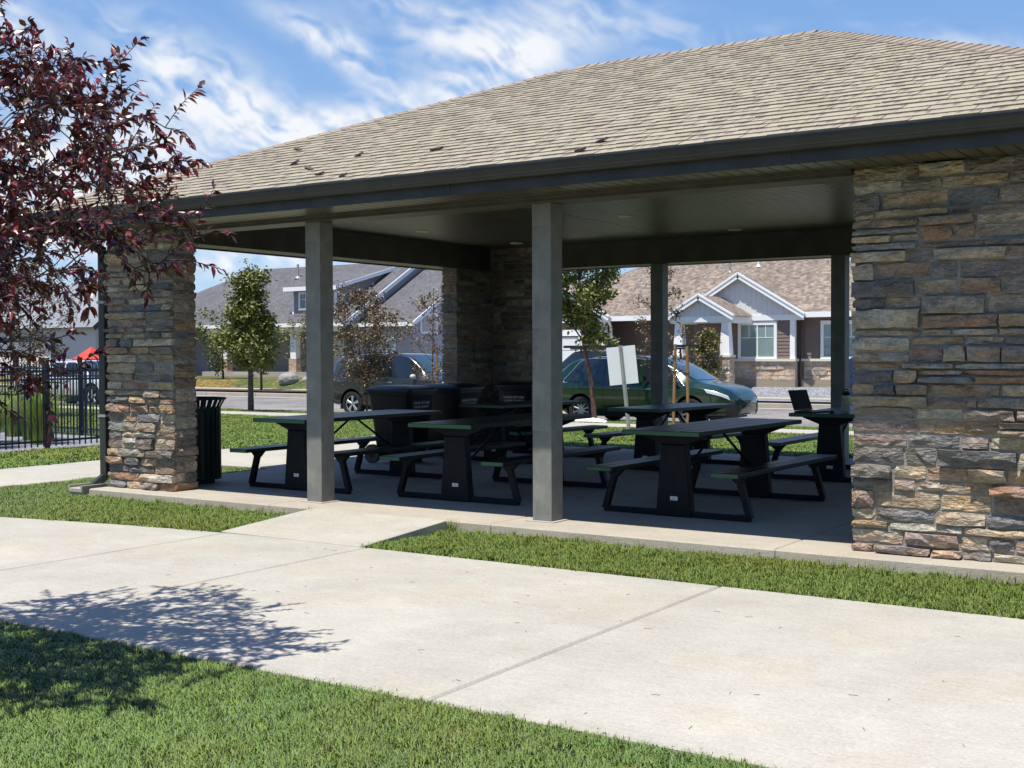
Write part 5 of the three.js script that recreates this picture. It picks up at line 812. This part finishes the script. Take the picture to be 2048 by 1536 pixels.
  part(h, 'porch_beam', merge([BB(-19.5, -17.14, 2.62, 2.84, -40.05, -39.83), BB(-19.5, -19.28, 2.62, 2.84, -41.6, -40.055), BB(-17.36, -17.14, 2.62, 2.84, -41.6, -40.055)]), whiteTrim);
  part(h, 'porch_ceiling', BB(-19.5, -17.14, 2.8405, 2.855, -41.6, -39.83), whiteTrim);
  for (const x of [-17.42, -19.2]) { const c = part(h, 'porch_column', loftRect([[1.5, x - .19, x + .19, -40.14, -39.76, .01], [2.62, x - .13, x + .13, -40.08, -39.82, .01]]), whiteTrim); part(c, 'column_cap', B(.5, .07, .5, x, 1.465, -39.95), cream); const b = part(h, 'column_base', B(.42, 1.41, .42, x, .725, -39.95), mortarMat); veneer(b, [x - .21, .03, -39.74], [1, 0, 0], .42, 1.4, 110, { k: 1.4, low: true, mats: farStone, over: .02 }); veneer(b, [x + .21, .03, -39.74], [0, 0, -1], .42, 1.4, 113, { k: 1.4, low: true, mats: farStone }); }
  part(h, 'porch_floor', B(3.4, .3, 3.6, -18.6, .1, -41.5), kerbMat);
  const door = part(h, 'front_door', BB(-18.7, -17.75, .27, 2.3, -43.2, -43.12), std([.5, .5, .49], .5)); part(door, 'handle', B(.04, .14, .05, -17.85, 1.2, -43.09), blackMetal);
  part(h, 'wall', BB(-19.24, -17.4, .25, 2.85, -43.4, -43.21), brownSiding);
  win(h, -16.95, 2.0, 1.25, 1.13, -41.63); win(h, -14.05, 2.0, 1.3, 1.13, -42.17);
  // garage wing with gable
  part(h, 'garage_wall', BB(-28.2, -23.2, .1, EY, -41.9, -41.7), brownSiding); part(h, 'siding', lap(-24.15, -23.3, .4, EY - .15, -41.7), brownSiding); part(h, 'siding', lap(-28.1, -27.6, .4, EY - .15, -41.7), brownSiding); part(h, 'siding', lap(-27.6, -24.15, 2.55, EY - .15, -41.7), brownSiding);
  gable('garage_gable', -25.6, 2.75, 2.98, 4.55, -41.33, -41.4, -44.5, .24);
  part(h, 'corner_board', BB(-23.32, -23.16, .3, EY - .05, -41.8, -41.62), whiteTrim); part(h, 'downspout', merge([BB(-23.08, -23.0, .3, 2.6, -41.9, -41.82), bar([-23.04, 2.58, -41.86], [-22.9, 2.85, -41.4], .08)]), whiteTrim);
  const gd = part(h, 'garage_door', merge([0, 1, 2, 3].map((i) => rbox(3.1, .51, .04, .01, -25.9, .36 + i * .53, -41.66))), std([.72, .73, .74], .5)); part(h, 'door_trim', merge([BB(-27.62, -27.46, .1, 2.5, -41.7, -41.6), BB(-24.34, -24.16, .1, 2.5, -41.7, -41.6), BB(-27.62, -24.16, 2.26, 2.5, -41.7, -41.598)]), whiteTrim);
  const lampG = part(h, 'wall_lamp', merge([new THREE.CylinderGeometry(.07, .1, .24, 12).translate(-23.72, 1.98, -41.53), B(.05, .12, .12, -23.72, 2.1, -41.6)]), std([.07, .10, .10], .4)); part(lampG, 'mount_block', BB(-23.81, -23.6, 1.9, 2.2, -41.685, -41.64), whiteTrim);
  const numTex = (() => { const c = document.createElement('canvas'); c.width = 64; c.height = 256; const x = c.getContext('2d'); x.fillStyle = '#f2f2ee'; x.fillRect(0, 0, 64, 256); x.fillStyle = '#26302c'; x.font = 'bold 60px sans-serif'; x.textAlign = 'center'; ['1', '1', '8', '5'].forEach((d, i) => x.fillText(d, 32, 56 + i * 62)); const t = new THREE.CanvasTexture(c); t.colorSpace = THREE.SRGBColorSpace; return t; })();
  part(h, 'house_number', new THREE.PlaneGeometry(.14, .58).translate(-24.25, 1.85, -41.595), std([.9, .9, .9], .6, { map: numTex }));
  for (const [px, py, hh, m] of [[1460, 545, .42, galv], [1517, 533, .3, whiteTrim]]) { const d = pixelRay(px, py), t = (EY + p * ez - 1.6) / (d.y + p * d.z); part(roof, 'vent_pipe', merge([new THREE.CylinderGeometry(.05, .05, hh, 10).translate(d.x * t, 1.6 + d.y * t + hh / 2, d.z * t), new THREE.CylinderGeometry(.055, .1, .08, 10).translate(d.x * t, 1.6 + d.y * t + .03, d.z * t)]), m); }
}
{ // ---- grey house with stepped roofs
  const h = thing('grey_house', 'grey sided house with dark grey stepped roofs and a dormer', 'house'), s = .555;
  const seg = (x0, x1, ez, ey, rz, hipL) => { const ry = ey + s * (ez - rz), d = ez - rz, q = [[[x0, ey, ez], [x1, ey, ez], [x1, ry, rz], [x0 + (hipL ? d * .9 : 0), ry, rz]], [[x1, ey, rz - d], [x0, ey, rz - d], [x0 + (hipL ? d * .9 : 0), ry, rz], [x1, ry, rz]]]; if (hipL) q.push([[x0, ey, rz - d], [x0, ey, ez], [x0 + d * .9, ry, rz]]); const r = part(h, 'roof', slopeUV(quadGeo(q)), roofGrey);
    part(r, 'rake_board', merge([bar([x1 + .02, ey - .08, ez], [x1 + .02, ry - .08, rz], .04, .22), bar([x1 + .045, ey + .02, ez + .02], [x1 + .045, ry + .02, rz], .05, .07), bar([x1 + .02, ry - .08, rz], [x1 + .02, ey - .08, rz - d], .04, .22)]), whiteTrim); part(r, 'eave_gutter', BB(x0, x1 + .05, ey - .17, ey + .03, ez, ez + .1), whiteTrim);
    part(h, 'gable_end', merge([poly([[-ez - .0, ey - .1], [-(rz - d), ey - .1], [-rz, ry - .12]], .05).rotateY(Math.PI / 2).translate(x1 - .3, 0, 0)]), lavSiding);
    return { ry }; };
  seg(-61, -42.33, -48.4, 3.2, -54.9, true); seg(-42.4, -38.69, -49.5, 3.17, -55.1, false);
  // right end walls carry lap siding, stepped under the rakes
  const endSiding = (x, ez, ey, d, base) => { const l = []; for (let y = base; y < ey + s * d - .2; y += .125) { const cut = Math.max(0, (y + .1 - ey) / s), a = ez - .35 - cut, b = ez - 2 * d + cut; if (a - b > .1) l.push(poly([[0, 0], [.024, 0], [.006, .125], [0, .125]], a - b).translate(x, y, b)); } return merge(l); };
  part(h, 'siding', endSiding(-38.99, -49.5, 3.17, 5.6, .4), lavSiding); part(h, 'siding', endSiding(-42.63, -48.4, 3.2, 6.5, 3.6), lavSiding);
  part(h, 'wall', merge([BB(-60.5, -38.99, .1, 3.1, -50.9, -50.6), BB(-39.3, -38.995, .1, 3.12, -60, -49.9)]), lavSiding);
  part(h, 'siding', lap(-53, -43, .4, 3.05, -50.6), taupeSiding); part(h, 'siding', lap(-43, -39.0, .4, 3.05, -49.95), lavSiding);
  part(h, 'wall', BB(-43, -39.31, .1, 3.1, -50.2, -49.955), lavSiding);
  part(h, 'porch_beam', merge([BB(-53, -43.1, 2.78, 3.03, -49.1, -48.8), BB(-53, -43.1, 3.031, 3.05, -50.6, -48.45)]), whiteTrim);
  for (const x of [-46.25, -51.5]) { part(h, 'porch_column', BB(x - .2, x + .2, 1.35, 2.78, -49.1, -48.75), whiteTrim); part(h, 'column_base', BB(x - .27, x + .27, .3, 1.35, -49.15, -48.7), farStone[3]); }
  part(h, 'porch_floor', BB(-53, -43, .3, .62, -50.6, -48.5), kerbMat); part(h, 'porch_step', BB(-50.5, -48.9, .3, .5, -48.5, -48.1), kerbMat);
  const dr = part(h, 'front_door', BB(-45.2, -44.2, .42, 2.45, -50.585, -50.54), std([.62, .6, .55], .5)); part(dr, 'handle', B(.05, .1, .05, -44.35, 1.4, -50.52), blackMetal);
  win(h, -41.0, 1.75, 1.5, 1.1, -49.93);
  { // window in the right end wall
    const g = new THREE.Group(); const w = win(h, 0, 0, 1.25, .85, 0, { mat: std([.42, .40, .40], .3) }); w.rotation.y = Math.PI / 2; w.position.set(-38.965, 3.15, -51.15); w.userData.label = 'pale gridded window in the gable end'; }
  // shed dormer
  const x0 = -46.9, x1 = -43.75, zf = -49.45, yb = 3.62, yt = 5.12;
  const dm = part(h, 'dormer', merge([BB(x0, x1, yb, yt, zf - .2, zf), poly([[-zf + .2, yb + .1], [-zf + .2, yt], [-zf + 5.0, yt + 1.25], [-zf + 4.95, yb + 2.75]], .1).rotateY(Math.PI / 2).translate(x1 - .1, 0, 0), poly([[-zf + .2, yb + .1], [-zf + .2, yt], [-zf + 5.0, yt + 1.25], [-zf + 4.95, yb + 2.75]], .1).rotateY(Math.PI / 2).translate(x0, 0, 0)]), lavSiding);
  part(dm, 'dormer_roof', slopeUV(quadGeo([[[x0 - .3, yt + .06, zf + .4], [x1 + .3, yt + .06, zf + .4], [x1 + .3, yt + 1.42, zf - 5.0], [x0 - .3, yt + 1.42, zf - 5.0]]])), roofGrey);
  part(dm, 'dormer_fascia', merge([BB(x0 - .32, x1 + .32, yt - .14, yt + .08, zf + .36, zf + .42), bar([x1 + .3, yt - .02, zf + .4], [x1 + .3, yt + 1.34, zf - 5.0], .04, .2)]), whiteTrim);
  part(dm, 'corner_board', merge([BB(x0 - .01, x0 + .12, yb, yt - .05, zf + .001, zf + .05), BB(x1 - .14, x1 + .02, yb, yt - .05, zf + .001, zf + .05), BB(x0, x1, yb - .02, yb + .12, zf + .001, zf + .055)]), whiteTrim);
  const dg = lap(x0 + .1, x1 - .1, yb + .1, yt - .1, zf + .002); part(dm, 'siding', dg, taupeSiding); win(h, -45.9, 4.45, .8, .75, zf + .02, { mat: paneDark }); 
  const sg = []; for (let y = yb + .3; y < yt + 1.1; y += .13) { const a = y < yt - .05 ? zf - .02 : zf - .2 - (y - yt + .1) / .25, b = zf - .2 - (y - yb) / s - .2; if (a - b > .15) sg.push(poly([[0, 0], [.022, 0], [.006, .13], [0, .13]], a - b).translate(x1, y, b)); } part(dm, 'siding', merge(sg), taupeSiding);
  for (const [px, py, hh, m] of [[522, 549, .3, whiteTrim], [596, 556, .8, galv]]) { const d = pixelRay(px, py), t = (3.2 + s * -48.4 - 1.6) / (d.y + s * d.z); part(h, 'vent_pipe', merge([new THREE.CylinderGeometry(.07, .07, hh, 10).translate(d.x * t, 1.6 + d.y * t + hh / 2, d.z * t), new THREE.CylinderGeometry(.08, .22, .14, 10).translate(d.x * t, 1.6 + d.y * t + .04, d.z * t)]), m); }
}
{ // ---- pale house with a garage, far along the street behind the fence
  const h = thing('pale_house', 'pale house with a white garage door behind the fence', 'house');
  part(h, 'wall', merge([BB(-80, -56.2, 0, 3.1, -44, -43.8), BB(-56.4, -56.2, 0, 3.1, -49.4, -44.01)]), std([.5, .5, .51], .7)); part(h, 'siding', lap(-80, -56.2, .3, 3.05, -43.8), std([.52, .52, .53], .7));
  part(h, 'roof', slopeUV(quadGeo([[[-80.5, 3.1, -43.2], [-55.6, 3.1, -43.2], [-55.6, 5.8, -46.6], [-80.5, 5.8, -46.6]], [[-55.6, 3.1, -50], [-80.5, 3.1, -50], [-80.5, 5.8, -46.6], [-55.6, 5.8, -46.6]]])), roofPale);
  part(h, 'gable_end', poly([[43.9, 3], [49.4, 3], [46.6, 5.65]], .1).rotateY(Math.PI / 2).translate(-56.3, 0, 0), std([.5, .5, .52], .7));
  part(h, 'rake_board', bar([-55.58, 3.02, -43.2], [-55.58, 5.72, -46.6], .05, .25), std([.05, .05, .06], .6));
  part(h, 'garage_door', merge([0, 1, 2, 3].map((i) => rbox(5, .56, .05, .01, -62.5, .3 + i * .58, -43.75))), std([.72, .7, .65], .5)); part(h, 'door_trim', merge([BB(-65.25, -65, 0, 2.5, -43.8, -43.7), BB(-60, -59.75, 0, 2.5, -43.8, -43.7), BB(-65.25, -59.75, 2.36, 2.62, -43.8, -43.69)]), std([.06, .06, .07], .6));
  const c = thing('canopy_tent', 'bright red canopy tent behind the iron fence', 'tent', [-41.6, -.2, -32.2]); const red = std([.62, .045, .02], .6);
  c.scale.set(.5, .85, .5); part(c, 'canopy', merge([new THREE.ConeGeometry(1.5, .6, 4).rotateY(Math.PI / 4).translate(0, 2.2, 0), B(2.1, .3, .02, 0, 1.78, 1.06), B(2.1, .3, .02, 0, 1.78, -1.06), B(.02, .3, 2.1, 1.06, 1.78, 0), B(.02, .3, 2.1, -1.06, 1.78, 0), B(.02, 1.7, .6, 1.0, .95, -.6)]), red); for (const x of [-1, 1]) for (const z of [-1, 1]) part(c, 'leg', rod([x, -.1, z], [x, 1.9, z], .025), std([.6, .08, .05], .5));
  const a = thing('garden_arbor', 'black metal garden arbor beside the grey house', 'arbor', [-36.4, .36, -50.4], .5), m = blackMetal; part(a, 'frame', merge([rod([-.6, 0, 0], [-.6, 2.0, 0], .03), rod([.6, 0, 0], [.6, 2.0, 0], .03), new THREE.TorusGeometry(.6, .03, 6, 24, Math.PI).scale(1, .35, 1).translate(0, 2.0, 0), rod([-.6, 1.9, 0], [.6, 1.9, 0], .02)]), m); for (let i = 0; i < 5; i++) part(a, 'scroll', new THREE.TorusGeometry(.08, .014, 5, 14).translate(-.4 + i * .2, 1.98, 0), m);
  const rk = rng(77); for (const [x, z, sc, label] of [[-39.2, -41.0, .5, 'grey boulder in the dry front yard of the grey house'], [-38.4, -41.4, .3, 'small pale boulder beside the larger one in the dry yard']]) { const g = new THREE.IcosahedronGeometry(sc, 1), p = g.attributes.position; for (let i = 0; i < p.count; i++) p.setXYZ(i, p.getX(i) * (.85 + .3 * fbm(p.getX(i) * 4, p.getY(i) * 4, 0, 3, 2)), p.getY(i) * .7, p.getZ(i)); g.computeVertexNormals(); const o = new THREE.Mesh(g, std([.4, .39, .37], .9, { map: stoneMap })); o.name = numbered('boulder'); o.position.set(x, .3 + sc * .3, z); scene.add(o); tag(o, label, 'boulder'); }
}
// ---------------------------------------------------------------- shadows on, draw
scene.traverse((o) => { if (o.isMesh) { o.castShadow = true; o.receiveShadow = true; } });
renderer.render(scene, camera);
